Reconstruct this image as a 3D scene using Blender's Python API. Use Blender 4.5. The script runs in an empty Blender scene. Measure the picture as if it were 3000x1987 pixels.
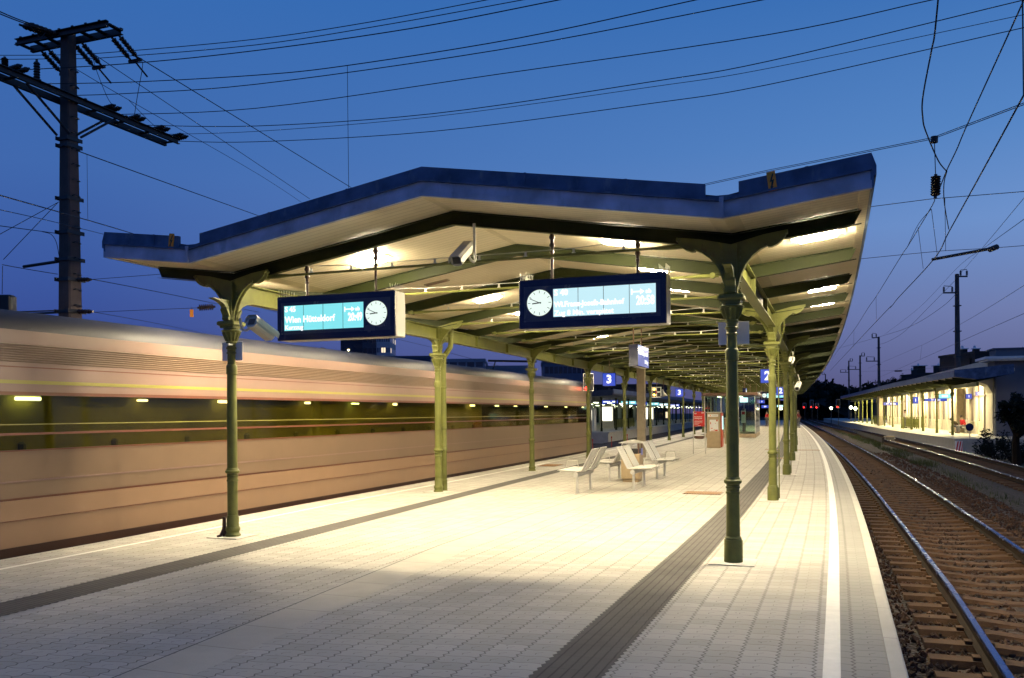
import bpy, bmesh, math, random
from mathutils import Matrix, Vector, Euler
rnd = random.Random(7)
PI = math.pi
SC = bpy.context.scene
COL = SC.collection

# ------------------------------------------------------------------ camera
FPX, HOR, ROLL, EYE = 2547.0, 1211.0, 0.0076, 1.7
DSH = HOR - 993.5
cam_d = bpy.data.cameras.new('camera'); cam = bpy.data.objects.new('camera', cam_d); COL.objects.link(cam)
cam.matrix_world = Matrix.Translation((0, 0, EYE)) @ Matrix.Rotation(PI/2, 4, 'X') @ Matrix.Rotation(-ROLL, 4, 'Z')
cam_d.sensor_width = 36; cam_d.lens = FPX/3000*36
cam_d.shift_y = math.cos(ROLL)*DSH/3000; cam_d.shift_x = -math.sin(ROLL)*DSH/3000
cam_d.clip_start = .1; cam_d.clip_end = 3000
SC.camera = cam

# ------------------------------------------------------------------ dusk sky
SKY_STRENGTH = 1.0
LAMP = 470.0            # canopy lamps
world = bpy.data.worlds.new('World'); SC.world = world; world.use_nodes = True
def srgb(r, g, b):
    f = lambda c: c/12.92 if c <= .04045 else ((c+.055)/1.055)**2.4
    return (f(r/255), f(g/255), f(b/255), 1)
def ramp(nt, stops):
    n = nt.nodes.new('ShaderNodeValToRGB'); cr = n.color_ramp
    while len(cr.elements) < len(stops): cr.elements.new(.5)
    for e, (p, c) in zip(cr.elements, stops): e.position = p; e.color = c
    return n
def build_world():
    nt = world.node_tree; N = nt.nodes; L = nt.links
    bg = N['Background']; bg.inputs[1].default_value = SKY_STRENGTH
    tc = N.new('ShaderNodeTexCoord'); sp = N.new('ShaderNodeSeparateXYZ'); L.new(tc.outputs['Generated'], sp.inputs[0])
    west = ramp(nt, [(0, srgb(54, 58, 120)), (.06, srgb(55, 70, 140)), (.14, srgb(60, 88, 160)), (.25, srgb(64, 104, 173)), (.42, srgb(54, 106, 178)), (1, srgb(26, 58, 120))])
    east = ramp(nt, [(0, srgb(88, 82, 114)), (.035, srgb(98, 100, 142)), (.10, srgb(112, 125, 173)), (.19, srgb(110, 146, 203)), (.28, srgb(86, 134, 197)), (.42, srgb(58, 112, 182)), (1, srgb(26, 58, 120))])
    L.new(sp.outputs['Z'], west.inputs[0]); L.new(sp.outputs['Z'], east.inputs[0])
    mr = N.new('ShaderNodeMapRange'); mr.inputs[1].default_value = -.45; mr.inputs[2].default_value = .5; L.new(sp.outputs['X'], mr.inputs[0])
    mx = N.new('ShaderNodeMixRGB'); L.new(mr.outputs[0], mx.inputs[0]); L.new(west.outputs[0], mx.inputs[1]); L.new(east.outputs[0], mx.inputs[2])
    L.new(mx.outputs[0], bg.inputs[0])
build_world()
SC.view_settings.view_transform = 'Standard'; SC.view_settings.look = 'None'
SC.view_settings.exposure = 0.0; SC.view_settings.gamma = 1.0
SC.cycles.use_light_tree = True
SC.cycles.max_bounces = 8; SC.cycles.transparent_max_bounces = 16
SC.cycles.sample_clamp_indirect = 6.0
SC.cycles.caustics_reflective = False; SC.cycles.caustics_refractive = False

# ------------------------------------------------------------------ where things stand
# the platform follows a gentle curve: s = metres along it from the first pair of columns, lat = metres to its right
S0, DS = -20.0, .1
_th = lambda s: math.radians(17.2 + 3.25*math.exp(-max(s, 0)/30))
_px, _py = [], []
x = y = 0.0
for i in range(4400):
    _px.append(x); _py.append(y)
    t = _th(S0+(i+.5)*DS); x += math.sin(t)*DS; y += math.cos(t)*DS
_i0 = round(-S0/DS); _ox, _oy = -.723-_px[_i0], 11.12-_py[_i0]
_px = [a+_ox for a in _px]; _py = [a+_oy for a in _py]
def W(s, lat=0.0, z=0.0):
    k = min(max((s-S0)/DS, 0), len(_px)-1.001); i = int(k); f = k-i
    t = _th(s)
    return Vector((_px[i]*(1-f)+_px[i+1]*f + lat*math.cos(t), _py[i]*(1-f)+_py[i+1]*f - lat*math.sin(t), z))
def FR(s, lat=0.0, z=0.0, turn=0.0):
    """frame at (s, lat): x to the right across the platform, y along it, z up"""
    return Matrix.Translation(W(s, lat, z)) @ Matrix.Rotation(-_th(s)+turn, 4, 'Z')
def ray(u, v):
    a, b = u-1500, v-993.5; c, s = math.cos(ROLL), math.sin(ROLL)
    return (c*a-s*b)/FPX, -(s*a+c*b-DSH)/FPX
def AT(u, v, Y):
    a, b = ray(u, v); return Vector((a*Y, Y, EYE+b*Y))
def ATZ(u, v, z):
    a, b = ray(u, v); return AT(u, v, (z-EYE)/b)
K = 3000/2367
def A2(u, v, Y): return AT(u*K, v*K, Y)
def lerp_table(tab, s):
    if s <= tab[0][0]: return tab[0][1]
    for (a, p), (b, q) in zip(tab, tab[1:]):
        if s <= b: return p+(q-p)*(s-a)/(b-a)
    return tab[-1][1]

# ------------------------------------------------------------------ materials
def nodes_of(m): return m.node_tree.nodes, m.node_tree.links
class X:
    """tiny expression builder for shader math"""
    nt = None
    def __init__(s, o): s.o = o
    @staticmethod
    def m(op, *a):
        n = X.nt.nodes.new('ShaderNodeMath'); n.operation = op
        for i, v in enumerate(a):
            if isinstance(v, X): X.nt.links.new(v.o, n.inputs[i])
            else: n.inputs[i].default_value = v
        return X(n.outputs[0])
    def __add__(a, b): return X.m('ADD', a, b)
    def __radd__(a, b): return X.m('ADD', b, a)
    def __sub__(a, b): return X.m('SUBTRACT', a, b)
    def __rsub__(a, b): return X.m('SUBTRACT', b, a)
    def __mul__(a, b): return X.m('MULTIPLY', a, b)
    def __rmul__(a, b): return X.m('MULTIPLY', b, a)
    def __truediv__(a, b): return X.m('DIVIDE', a, b)
    def __lt__(a, b): return X.m('LESS_THAN', a, b)
    def __gt__(a, b): return X.m('GREATER_THAN', a, b)
    def fract(a): return X.m('FRACT', a)
    def floor(a): return X.m('FLOOR', a)
    def abs(a): return X.m('ABSOLUTE', a)
    def sin(a): return X.m('SINE', a)
    def min(a, b): return X.m('MINIMUM', a, b)
    def max(a, b): return X.m('MAXIMUM', a, b)
    def edge(a): return X.m('MINIMUM', a, 1-a)
    def clamp01(a): return a.max(0.0).min(1.0)
def uvxy(m):
    X.nt = m.node_tree
    uv = m.node_tree.nodes.new('ShaderNodeUVMap'); sp = m.node_tree.nodes.new('ShaderNodeSeparateXYZ')
    m.node_tree.links.new(uv.outputs[0], sp.inputs[0]); return X(sp.outputs[0]), X(sp.outputs[1]), uv
def noise(m, scale, detail=4, vec=None, rough=.55):
    N, L = nodes_of(m); n = N.new('ShaderNodeTexNoise'); n.inputs['Scale'].default_value = scale; n.inputs['Detail'].default_value = detail; n.inputs['Roughness'].default_value = rough
    if vec is None:
        t = N.new('ShaderNodeTexCoord'); vec = t.outputs['Object']
    L.new(vec, n.inputs['Vector']); return X(n.outputs[0])
def colmix(m, fac, c1, c2, mode='MIX'):
    N, L = nodes_of(m); n = N.new('ShaderNodeMixRGB'); n.blend_type = mode
    for i, v in enumerate((fac, c1, c2)):
        if isinstance(v, X): L.new(v.o, n.inputs[i])
        elif hasattr(v, 'is_output'): L.new(v, n.inputs[i])
        elif isinstance(v, (int, float)): n.inputs[i].default_value = v
        else: n.inputs[i].default_value = tuple(v[:3])+(1,)
    return n.outputs[0]
def mat(name, col, rough=.6, metal=0.0, var=.12, scale=6.0, bump=0.0, bscale=40.0, spec=.5, rvar=.25, wear=None):
    """plain painted / cast / stone surface with uneven tone, mottled gloss and a little relief"""
    m = bpy.data.materials.new(name); m.use_nodes = True; N, L = nodes_of(m); X.nt = m.node_tree
    b = N['Principled BSDF']; b.inputs['Metallic'].default_value = metal
    b.inputs['Specular IOR Level'].default_value = spec
    f = noise(m, scale, 5)
    c = colmix(m, ((f-.5)*2.2+.5).clamp01(), [v*(1-var) for v in col], [min(1, v*(1+var)) for v in col])
    if wear:            # chips, rust and runs with shapes of their own: (colour, size, how rare, strength)
        wc, ws, wt, wk = wear; t_ = N.new('ShaderNodeTexCoord'); mp = N.new('ShaderNodeMapping'); mp.inputs['Scale'].default_value = (1, 1, .35); L.new(t_.outputs['Object'], mp.inputs['Vector'])
        c = colmix(m, ((noise(m, ws, 6, mp.outputs[0], .65)-wt)*9.0).clamp01()*wk, c, wc)
    L.new(c, b.inputs['Base Color'])
    L.new((f*rvar+(rough-rvar*.5)).clamp01().o, b.inputs['Roughness'])
    if bump:
        g = noise(m, bscale, 4); bn = N.new('ShaderNodeBump'); bn.inputs['Strength'].default_value = bump; bn.inputs['Distance'].default_value = .01
        L.new(g.o, bn.inputs['Height']); L.new(bn.outputs[0], b.inputs['Normal'])
    return m
def emit(name, col, strength, var=0.0):
    m = bpy.data.materials.new(name); m.use_nodes = True; N, L = nodes_of(m); b = N['Principled BSDF']
    b.inputs['Base Color'].default_value = (.03, .03, .03, 1); b.inputs['Roughness'].default_value = .35
    b.inputs['Emission Color'].default_value = tuple(col)+(1,); b.inputs['Emission Strength'].default_value = strength
    return m
def glass(name, tint, ior_refl=.12, rough=.03, refl=1.2):
    m = bpy.data.materials.new(name); m.use_nodes = True; N, L = nodes_of(m); N.remove(N['Principled BSDF'])
    tr = N.new('ShaderNodeBsdfTransparent'); tr.inputs[0].default_value = tuple(tint)+(1,)
    gl = N.new('ShaderNodeBsdfGlossy'); gl.inputs['Roughness'].default_value = rough
    fr = N.new('ShaderNodeFresnel'); fr.inputs[0].default_value = 1.5
    X.nt = m.node_tree; fac = (X(fr.outputs[0])*refl+ior_refl*.3).clamp01()
    mx = N.new('ShaderNodeMixShader'); L.new(fac.o, mx.inputs[0]); L.new(tr.outputs[0], mx.inputs[1]); L.new(gl.outputs[0], mx.inputs[2])
    L.new(mx.outputs[0], N['Material Output'].inputs[0]); return m

# ------------------------------------------------------------------ mesh building
class MB:
    def __init__(s): s.v, s.f, s.uv = [], [], {}
    def add(s, vs, fs, uvs=None, M=None):
        o = len(s.v); s.v += [(M @ Vector(p)) if M is not None else Vector(p) for p in vs]
        for k, f in enumerate(fs):
            if uvs: s.uv[len(s.f)] = uvs[k]
            s.f.append([i+o for i in f])
        return s
    def box(s, c, d, M=None):
        x, y, z = c; a, b, e = d[0]/2, d[1]/2, d[2]/2
        vs = [(x+i*a, y+j*b, z+k*e) for k in (-1, 1) for j in (-1, 1) for i in (-1, 1)]
        return s.add(vs, [(0, 2, 3, 1), (4, 5, 7, 6), (0, 1, 5, 4), (2, 6, 7, 3), (0, 4, 6, 2), (1, 3, 7, 5)], None, M)
    def bbox(s, c, d, bev, M=None):
        """box with its four upright edges and top rim chamfered"""
        x, y, z = c; a, b, e = d[0]/2, d[1]/2, d[2]/2
        def ring(A, B, Z, k): return [(x+i*(A-(k if q else 0)), y+j*(B-(0 if q else k)), Z) for i, j, q in ((-1, -1, 1), (1, -1, 1), (1, -1, 0), (1, 1, 0), (1, 1, 1), (-1, 1, 1), (-1, 1, 0), (-1, -1, 0))]
        R = [ring(a-bev, b-bev, z-e, bev), ring(a, b, z-e+bev, bev), ring(a, b, z+e-bev, bev), ring(a-bev, b-bev, z+e, bev)]
        vs = sum(R, []); fs = [(i+8*r, (i+1) % 8+8*r, (i+1) % 8+8*r+8, i+8*r+8) for r in range(3) for i in range(8)]
        fs += [tuple(range(7, -1, -1)), tuple(range(24, 32))]
        return s.add(vs, fs, None, M)
    def lathe(s, prof, n=16, M=None, caps=True):
        vs = [(r*math.cos(2*PI*i/n), r*math.sin(2*PI*i/n), h) for h, r in prof for i in range(n)]
        fs = [(k*n+i, k*n+(i+1) % n, (k+1)*n+(i+1) % n, (k+1)*n+i) for k in range(len(prof)-1) for i in range(n)]
        if caps: fs += [tuple(range(n-1, -1, -1)), tuple((len(prof)-1)*n+i for i in range(n))]
        return s.add(vs, fs, None, M)
    def tube(s, pts, r, n=6, M=None, caps=True):
        pts = [Vector(p) for p in pts]; rs = r if isinstance(r, (list, tuple)) else [r]*len(pts)
        vs = []; up = None
        for i, p in enumerate(pts):
            d = (pts[min(i+1, len(pts)-1)]-pts[max(i-1, 0)]).normalized()
            if up is None:
                up = Vector((0, 0, 1)) if abs(d.z) < .9 else Vector((1, 0, 0))
            a = d.cross(up); a = a.normalized() if a.length > 1e-6 else d.orthogonal().normalized(); b = d.cross(a).normalized(); up = -b if b.dot(up) < 0 else b
            a = d.cross(up).normalized()
            vs += [p+(a*math.cos(2*PI*k/n)+up*math.sin(2*PI*k/n))*rs[i] for k in range(n)]
        fs = [(i*n+k, i*n+(k+1) % n, (i+1)*n+(k+1) % n, (i+1)*n+k) for i in range(len(pts)-1) for k in range(n)]
        if caps: fs += [tuple(range(n-1, -1, -1)), tuple((len(pts)-1)*n+k for k in range(n))]
        return s.add(vs, fs, None, M)
    def prism(s, poly, t, M=None, ax='y'):
        """polygon in the x-z plane given thickness t along y (ax='y'), or in x-y along z (ax='z'), or y-z along x (ax='x')"""
        f = {'y': lambda p, k: (p[0], k, p[1]), 'z': lambda p, k: (p[0], p[1], k), 'x': lambda p, k: (k, p[0], p[1])}[ax]
        n = len(poly); vs = [f(p, -t/2) for p in poly]+[f(p, t/2) for p in poly]
        fs = [tuple(range(n)), tuple(range(2*n-1, n-1, -1))]+[(i, i+n, (i+1) % n+n, (i+1) % n) for i in range(n)]
        return s.add(vs, fs, None, M)
    def sweep(s, prof, stations, closed=True, uvx=None, endcaps=True):
        """prof(s) -> list of (lat, z); stations: list of s.  Skin along the platform curve, uv = (profile length, s)"""
        rows = [[W(q, l, z) for l, z in prof(q)] for q in stations]; n = len(rows[0]); m = n if closed else n-1
        P = prof(stations[0]); acc = [0]
        for a, b in zip(P, P[1:]+P[:1]): acc.append(acc[-1]+math.hypot(b[0]-a[0], b[1]-a[1]))
        vs = sum(rows, []); fs, uv = [], []
        for i in range(len(rows)-1):
            for k in range(m):
                fs.append((i*n+k, i*n+(k+1) % n, (i+1)*n+(k+1) % n, (i+1)*n+k))
                if uvx:
                    a, b = prof(stations[i]), prof(stations[i+1])
                    uv.append([(a[k][0], stations[i]), (a[(k+1) % n][0], stations[i]), (b[(k+1) % n][0], stations[i+1]), (b[k][0], stations[i+1])])
                else: uv.append([(acc[k], stations[i]), (acc[k+1], stations[i]), (acc[k+1], stations[i+1]), (acc[k], stations[i+1])])
        if closed and endcaps:
            fs += [tuple(range(n-1, -1, -1)), tuple((len(rows)-1)*n+k for k in range(n))]
            uv += [[(p[0], p[1]) for p in reversed(P)], [(p[0], p[1]) for p in P]]
        return s.add(vs, fs, uv)
    def mesh(s, name, m, smooth=False, M=None):
        me = bpy.data.meshes.new(name); me.from_pydata([tuple(M @ p) if M is not None else tuple(p) for p in s.v], [], s.f)
        if s.uv:
            ul = me.uv_layers.new(name='UVMap')
            for p in me.polygons:
                q = s.uv.get(p.index)
                if q:
                    for li, c in zip(p.loop_indices, q): ul.data[li].uv = c
        for mm in (m if isinstance(m, (list, tuple)) else [m]): me.materials.append(mm)
        bm = bmesh.new(); bm.from_mesh(me); bmesh.ops.recalc_face_normals(bm, faces=bm.faces); bm.to_mesh(me); bm.free()
        if smooth:
            for p in me.polygons: p.use_smooth = True
            try: me.set_sharp_from_angle(angle=math.radians(38))
            except Exception: pass
        return me
    def obj(s, name, m, parent=None, smooth=False):
        o = bpy.data.objects.new(name, s.mesh(name, m, smooth)); COL.objects.link(o)
        if parent is not None: o.parent = parent
        return o
def tag(o, label=None, cat=None, group=None, kind=None):
    for k, v in (('label', label), ('category', cat), ('group', group), ('kind', kind)):
        if v: o[k] = v
    return o
def thing(name, label, cat, M=None, group=None):
    o = bpy.data.objects.new(name, None); COL.objects.link(o); o.empty_display_size = .2
    if M is not None: o.matrix_world = M
    return tag(o, label, cat, group)
def dup(o, parent=None, M=None, label=None):
    c = o.copy(); COL.objects.link(c); c.parent = parent
    if M is not None: c.matrix_world = M
    if label: c['label'] = label
    for ch in list(o.children): dup(ch, c)
    return c
def structure(name, mb, m, smooth=False): return tag(mb.obj(name, m, None, smooth), kind='structure')
def words(txt, size, m, parent, M, align='LEFT', bold=0.0, squeeze=1.0, name='lettering'):
    cu = bpy.data.curves.new(name, 'FONT'); cu.body = txt; cu.size = size; cu.align_x = align; cu.align_y = 'CENTER'; cu.offset = bold; cu.extrude = .002; cu.resolution_u = 2
    f = bpy.data.objects.new('type_setting', cu); COL.objects.link(f); bpy.context.view_layer.update()
    me = bpy.data.meshes.new_from_object(f.evaluated_get(bpy.context.evaluated_depsgraph_get())); bpy.data.objects.remove(f); bpy.data.curves.remove(cu)
    me.name = name; me.materials.clear(); me.materials.append(m); o = bpy.data.objects.new(name, me); COL.objects.link(o); o.parent = parent
    o.matrix_local = M @ Matrix.Diagonal((squeeze, 1, 1, 1)); return o
ORD = 'first second third fourth fifth sixth seventh eighth ninth tenth eleventh twelfth thirteenth fourteenth fifteenth sixteenth seventeenth eighteenth'.split()
UP_Y = Matrix.Rotation(PI/2, 4, 'X')          # stands lettering upright, facing -y
# ------------------------------------------------------------------ surfaces
def paving_material():
    m = bpy.data.materials.new('concrete pavers'); m.use_nodes = True; N, L = nodes_of(m); b = N['Principled BSDF']
    u, v, uv = uvxy(m)
    tri = (((v/.082).fract()-.5).abs()*4.0-1.0)
    a = u/.245+tri*.055; c = a.floor(); fa = a.fract(); d1 = fa.edge()*.245
    odd = (c*.5).fract()*2.0
    bb = v/.164+odd*.5+(fa*6.283).sin()*.07; r = bb.floor(); fb = bb.fract(); d2 = fb.edge()*.164
    d3 = (fa-.5-((fb-.5)*9.0).sin()*.07).abs()*.245
    hook = ((fb-.5).abs() < .17)*(d3 < .004)
    j1 = (1.0-d1/.0085).clamp01(); j2 = (1.0-d2/.0058).clamp01()
    joint = j1.max(j2*.75).max(hook*.7)
    wn = N.new('ShaderNodeTexWhiteNoise'); wn.noise_dimensions = '2D'; cb = N.new('ShaderNodeCombineXYZ'); L.new(c.o, cb.inputs[0]); L.new(r.o, cb.inputs[1]); L.new(cb.outputs[0], wn.inputs['Vector'])
    tone = X(wn.outputs['Value']); big = noise(m, .7, 5, uv.outputs[0]); fine = noise(m, 120, 3, uv.outputs[0])
    base = colmix(m, (tone*.7+big*.9-.32).clamp01(), (.40, .375, .325), (.53, .505, .45))
    edge = (u > 4.57)*(u < 4.88)
    base = colmix(m, edge*.75, base, (.27, .262, .245))
    rust = (noise(m, 1.6, 4, uv.outputs[0])-.60).clamp01()*3.0
    near_spot = (1.0-((u+.9).abs()/1.6)).clamp01()*(1.0-((v-1.2).abs()/2.6)).clamp01()
    base = colmix(m, (rust*near_spot*1.6).clamp01(), base, (.42, .27, .13))
    base = colmix(m, (fine*.5-.1).clamp01()*.5, base, (.28, .27, .25))
    spots = (noise(m, 9, 2, uv.outputs[0])-.68).clamp01()*5.0
    base = colmix(m, spots.clamp01()*.4, base, (.15, .14, .13)); patch = (noise(m, .33, 2, uv.outputs[0])-.57).clamp01()*6.0; base = colmix(m, patch.clamp01()*.35, base, (.27, .25, .22)); gum = (noise(m, 26, 1, uv.outputs[0])-.74).clamp01()*30.0; base = colmix(m, gum.clamp01()*.55, base, (.13, .125, .12))
    c2 = colmix(m, joint*.78, base, (.05, .042, .036)); L.new(c2, b.inputs['Base Color'])
    L.new((.62+fine*.25).o, b.inputs['Roughness']); b.inputs['Specular IOR Level'].default_value = .15
    bn = N.new('ShaderNodeBump'); bn.inputs['Strength'].default_value = .55; bn.inputs['Distance'].default_value = .008
    L.new((tone*.25+fine*.18-joint).o, bn.inputs['Height']); L.new(bn.outputs[0], b.inputs['Normal'])
    return m
def tactile_material():
    m = bpy.data.materials.new('tactile grey slabs'); m.use_nodes = True; N, L = nodes_of(m); b = N['Principled BSDF']
    u, v, uv = uvxy(m); groove = 1.0-(((u+.03)/.072).fract().edge()*.072/.010).clamp01()
    cross = 1.0-((v/.31).fract().edge()*.31/.004).clamp01()
    nz = noise(m, 3, 5, uv.outputs[0]); base = colmix(m, nz, (.085, .079, .075), (.155, .145, .132))
    stain = (noise(m, 1.3, 3, uv.outputs[0])-.6).clamp01()*4.0
    base = colmix(m, stain.clamp01()*.5, base, (.045, .04, .04))
    c = colmix(m, groove.max(cross*.7)*.8, base, (.03, .026, .03)); L.new(c, b.inputs['Base Color']); b.inputs['Roughness'].default_value = .8; b.inputs['Specular IOR Level'].default_value = .12
    bn = N.new('ShaderNodeBump'); bn.inputs['Strength'].default_value = .6; bn.inputs['Distance'].default_value = .006; L.new((0.0-groove).o, bn.inputs['Height']); L.new(bn.outputs[0], b.inputs['Normal'])
    return m
def slab_material(name, c1, c2, pitch, uvv=True):
    m = bpy.data.materials.new(name); m.use_nodes = True; N, L = nodes_of(m); b = N['Principled BSDF']
    u, v, uv = uvxy(m); j = 1.0-((v/pitch).fract().edge()*pitch/.006).clamp01(); nz = noise(m, 2.2, 6, uv.outputs[0]); fn = noise(m, 60, 3, uv.outputs[0])
    base = colmix(m, ((nz-.5)*1.8+.5).clamp01(), c1, c2); base = colmix(m, (fn*.4).clamp01(), base, [q*.7 for q in c1])
    L.new(colmix(m, j*.75, base, (.06, .05, .045)), b.inputs['Base Color']); b.inputs['Roughness'].default_value = .75
    bn = N.new('ShaderNodeBump'); bn.inputs['Strength'].default_value = .35; bn.inputs['Distance'].default_value = .006; L.new((fn*.3-j).o, bn.inputs['Height']); L.new(bn.outputs[0], b.inputs['Normal'])
    return m
def soffit_material():
    m = bpy.data.materials.new('cream tongue and groove boards'); m.use_nodes = True; N, L = nodes_of(m); b = N['Principled BSDF']
    u, v, uv = uvxy(m); p = .118; q = (v/p); g = 1.0-(q.fract().edge()*p/.007).clamp01()
    wn = N.new('ShaderNodeTexWhiteNoise'); wn.noise_dimensions = '1D'; L.new(q.floor().o, wn.inputs['W'])
    t = X(wn.outputs['Value']); nz = noise(m, 1.1, 5, uv.outputs[0])
    base = colmix(m, (t*.5+nz*.6-.05).clamp01(), (.69, .60, .41), (.79, .70, .51))
    damp = ((noise(m, .55, 6, uv.outputs[0], .62)-.55)*7.0).clamp01(); base = colmix(m, damp*.28, base, (.36, .27, .14)); fly = ((noise(m, 34, 1, uv.outputs[0])-.77)*30.0).clamp01(); base = colmix(m, fly*.6, base, (.12, .08, .04))
    L.new(colmix(m, g*.7, base, (.16, .11, .05)), b.inputs['Base Color']); b.inputs['Roughness'].default_value = .55
    bn = N.new('ShaderNodeBump'); bn.inputs['Strength'].default_value = .5; bn.inputs['Distance'].default_value = .006; L.new((0.0-g).o, bn.inputs['Height']); L.new(bn.outputs[0], b.inputs['Normal'])
    return m
def ballast_material(name, c1, c2, sc):
    m = bpy.data.materials.new(name); m.use_nodes = True; N, L = nodes_of(m); b = N['Principled BSDF']; X.nt = m.node_tree
    t = N.new('ShaderNodeTexCoord'); vo = N.new('ShaderNodeTexVoronoi'); vo.inputs['Scale'].default_value = sc; L.new(t.outputs['Object'], vo.inputs['Vector'])
    sp = N.new('ShaderNodeSeparateXYZ'); L.new(vo.outputs['Color'], sp.inputs[0])
    nz = noise(m, .35, 5)
    base = colmix(m, X(sp.outputs[0]), c1, c2); base = colmix(m, ((nz-.45)*3.0).clamp01()*.6, base, [q*.4 for q in c1])
    L.new(base, b.inputs['Base Color']); b.inputs['Roughness'].default_value = .8
    bn = N.new('ShaderNodeBump'); bn.inputs['Strength'].default_value = 1; bn.inputs['Distance'].default_value = .05; bn.invert = True
    L.new(vo.outputs['Distance'], bn.inputs['Height']); L.new(bn.outputs[0], b.inputs['Normal']); return m
def facade_windows_material(name, wall, glassc, px, pz, lit=0.0, litc=(1, .8, .5)):
    """banded windows of a far tower block: u along the wall, v up"""
    m = bpy.data.materials.new(name); m.use_nodes = True; N, L = nodes_of(m); b = N['Principled BSDF']
    u, v, uv = uvxy(m); fu = (u/px).fract(); fv = (v/pz).fract(); win = (fu > .18)*(fv > .45)*(fv < .9)
    wn = N.new('ShaderNodeTexWhiteNoise'); wn.noise_dimensions = '2D'; cb = N.new('ShaderNodeCombineXYZ'); L.new((u/px).floor().o, cb.inputs[0]); L.new((v/pz).floor().o, cb.inputs[1]); L.new(cb.outputs[0], wn.inputs['Vector'])
    r = X(wn.outputs['Value']); g = colmix(m, r, [q*.5 for q in glassc], glassc)
    L.new(colmix(m, win, wall, g), b.inputs['Base Color']); L.new((.75-win*.55).o, b.inputs['Roughness'])
    if lit:
        b.inputs['Emission Color'].default_value = tuple(litc)+(1,); L.new((win*(r > 1-lit)*1.2).o, b.inputs['Emission Strength'])
    return m
M_ = {}
M_['pavers'] = paving_material(); M_['tactile'] = tactile_material(); M_['soffit'] = soffit_material()
M_['slabs'] = slab_material('smooth concrete slabs', (.42, .385, .325), (.53, .50, .43), .62)
M_['kerb'] = slab_material('kerb stone', (.42, .40, .35), (.54, .52, .46), 1.05)
M_['wall'] = slab_material('platform wall concrete', (.30, .285, .26), (.43, .41, .37), 2.4)
M_['line'] = mat('white line paint', (.74, .72, .66), .6, 0, .08, 9)
M_['ground'] = ballast_material('dark trackside soil', (.008, .006, .004), (.022, .015, .009), 9)
M_['ballast'] = ballast_material('ballast', (.011, .0055, .0025), (.038, .019, .009), 14)
M_['stone'] = mat('ballast stone', (.046, .020, .008), .85, 0, 1.0, 5.5, .4, 60)
M_['sleeper'] = mat('concrete sleeper', (.078, .043, .022), .85, 0, .3, 5, .5, 50, .2, wear=((.03, .016, .009), 6, .55, .7))
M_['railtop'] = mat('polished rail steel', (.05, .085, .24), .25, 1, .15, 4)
M_['railside'] = mat('rusty rail side', (.014, .008, .005), .85, 0, .35, 9, .3, 40, .1)
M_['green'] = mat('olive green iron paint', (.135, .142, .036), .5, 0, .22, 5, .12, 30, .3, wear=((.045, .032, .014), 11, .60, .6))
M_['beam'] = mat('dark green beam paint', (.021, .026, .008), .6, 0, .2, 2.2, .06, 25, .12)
M_['zinc'] = mat('weathered zinc fascia', (.07, .11, .205), .55, .05, .45, 3.2, .1, 30, .3, wear=((.20, .25, .30), 4.5, .57, .45))
M_['zinc2'] = mat('painted fascia sheet', (.38, .42, .56), .6, 0, .35, 2.6, .06, 30, .3, wear=((.17, .20, .27), 3.2, .56, .5))
M_['steel'] = mat('brushed steel', (.58, .56, .51), .4, .35, .1, 8)
M_['lightslab'] = mat('pale column footing', (.50, .48, .42), .75, 0, .12, 4, .2, 40)
M_['grey'] = mat('light grey paint', (.55, .53, .48), .5, 0, .08, 5)
M_['darkpole'] = mat('dark red brown paint', (.055, .03, .022), .35, .2, .2, 6)
M_['black'] = mat('black rubber and paint', (.012, .012, .014), .5, 0, .2, 8)
M_['darkblue'] = mat('dark blue enamel', (.008, .012, .055), .22, 0, .15, 3)
M_['blueborder'] = mat('blue grey inner panel', (.03, .038, .085), .25, 0, .1, 3)
M_['camgrey'] = mat('pale camera housing', (.52, .50, .43), .4, .1, .08, 5)
M_['concrete'] = mat('raw concrete', (.32, .265, .19), .8, 0, .22, 4, .35, 35)
M_['mastconc'] = mat('mast concrete', (.098, .074, .07), .8, 0, .25, 3, .35, 35, .2)
M_['iron'] = mat('dark galvanised iron', (.05, .052, .058), .55, .5, .3, 4)
M_['porcelain'] = mat('brown porcelain', (.035, .02, .015), .25, 0, .2, 6)
M_['wire'] = mat('oxidised wire', (.02, .02, .025), .6, .3, .1, 4)
M_['orange'] = mat('orange enamel plate', (.9, .30, .02), .5, 0, .12, 7)
M_['red'] = mat('red enamel', (.55, .012, .01), .35, 0, .1, 4)
M_['redpost'] = mat('red marker paint', (.4, .04, .02), .5, 0, .15, 4)
M_['white'] = mat('white enamel', (.78, .77, .74), .4, 0, .06, 4)
M_['plate'] = mat('grey back of plate', (.78, .74, .76), .5, .1, .05, 4)
M_['lamp'] = emit('warm lamp diffuser', (1.0, .85, .56), LAMP)
M_['lampfront'] = emit('fresh warm lamp diffuser', (1.0, .85, .56), LAMP*2.0); M_['lampoff'] = mat('unlit vent slats', (.22, .19, .13), .5, .2, .15, 8)  # front lamps set stronger than the rest to lift the foreground paving
M_['screen'] = emit('cyan screen', (.25, .86, .93), .95); M_['screenpale'] = emit('pale screen', (.58, .87, .95), 1.0)
M_['glow'] = emit('white screen glow', (1, 1, 1), 1.25); M_['clockface'] = emit('clock face', (.86, 1, .93), 1.0)
M_['bluesign'] = emit('backlit blue sign', (.035, .10, .80), .75); M_['paleblue'] = emit('backlit name sign', (.07, .14, .70), .6)
M_['redlight'] = emit('red signal lamp', (1, .015, .01), 12); M_['orangelight'] = emit('orange signal lamp', (1, .5, .06), 14)
M_['tube'] = emit('greenish fluorescent tube', (.92, 1, .62), 9); M_['street'] = emit('sodium street lamp', (1, .72, .3), 120)
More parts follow.
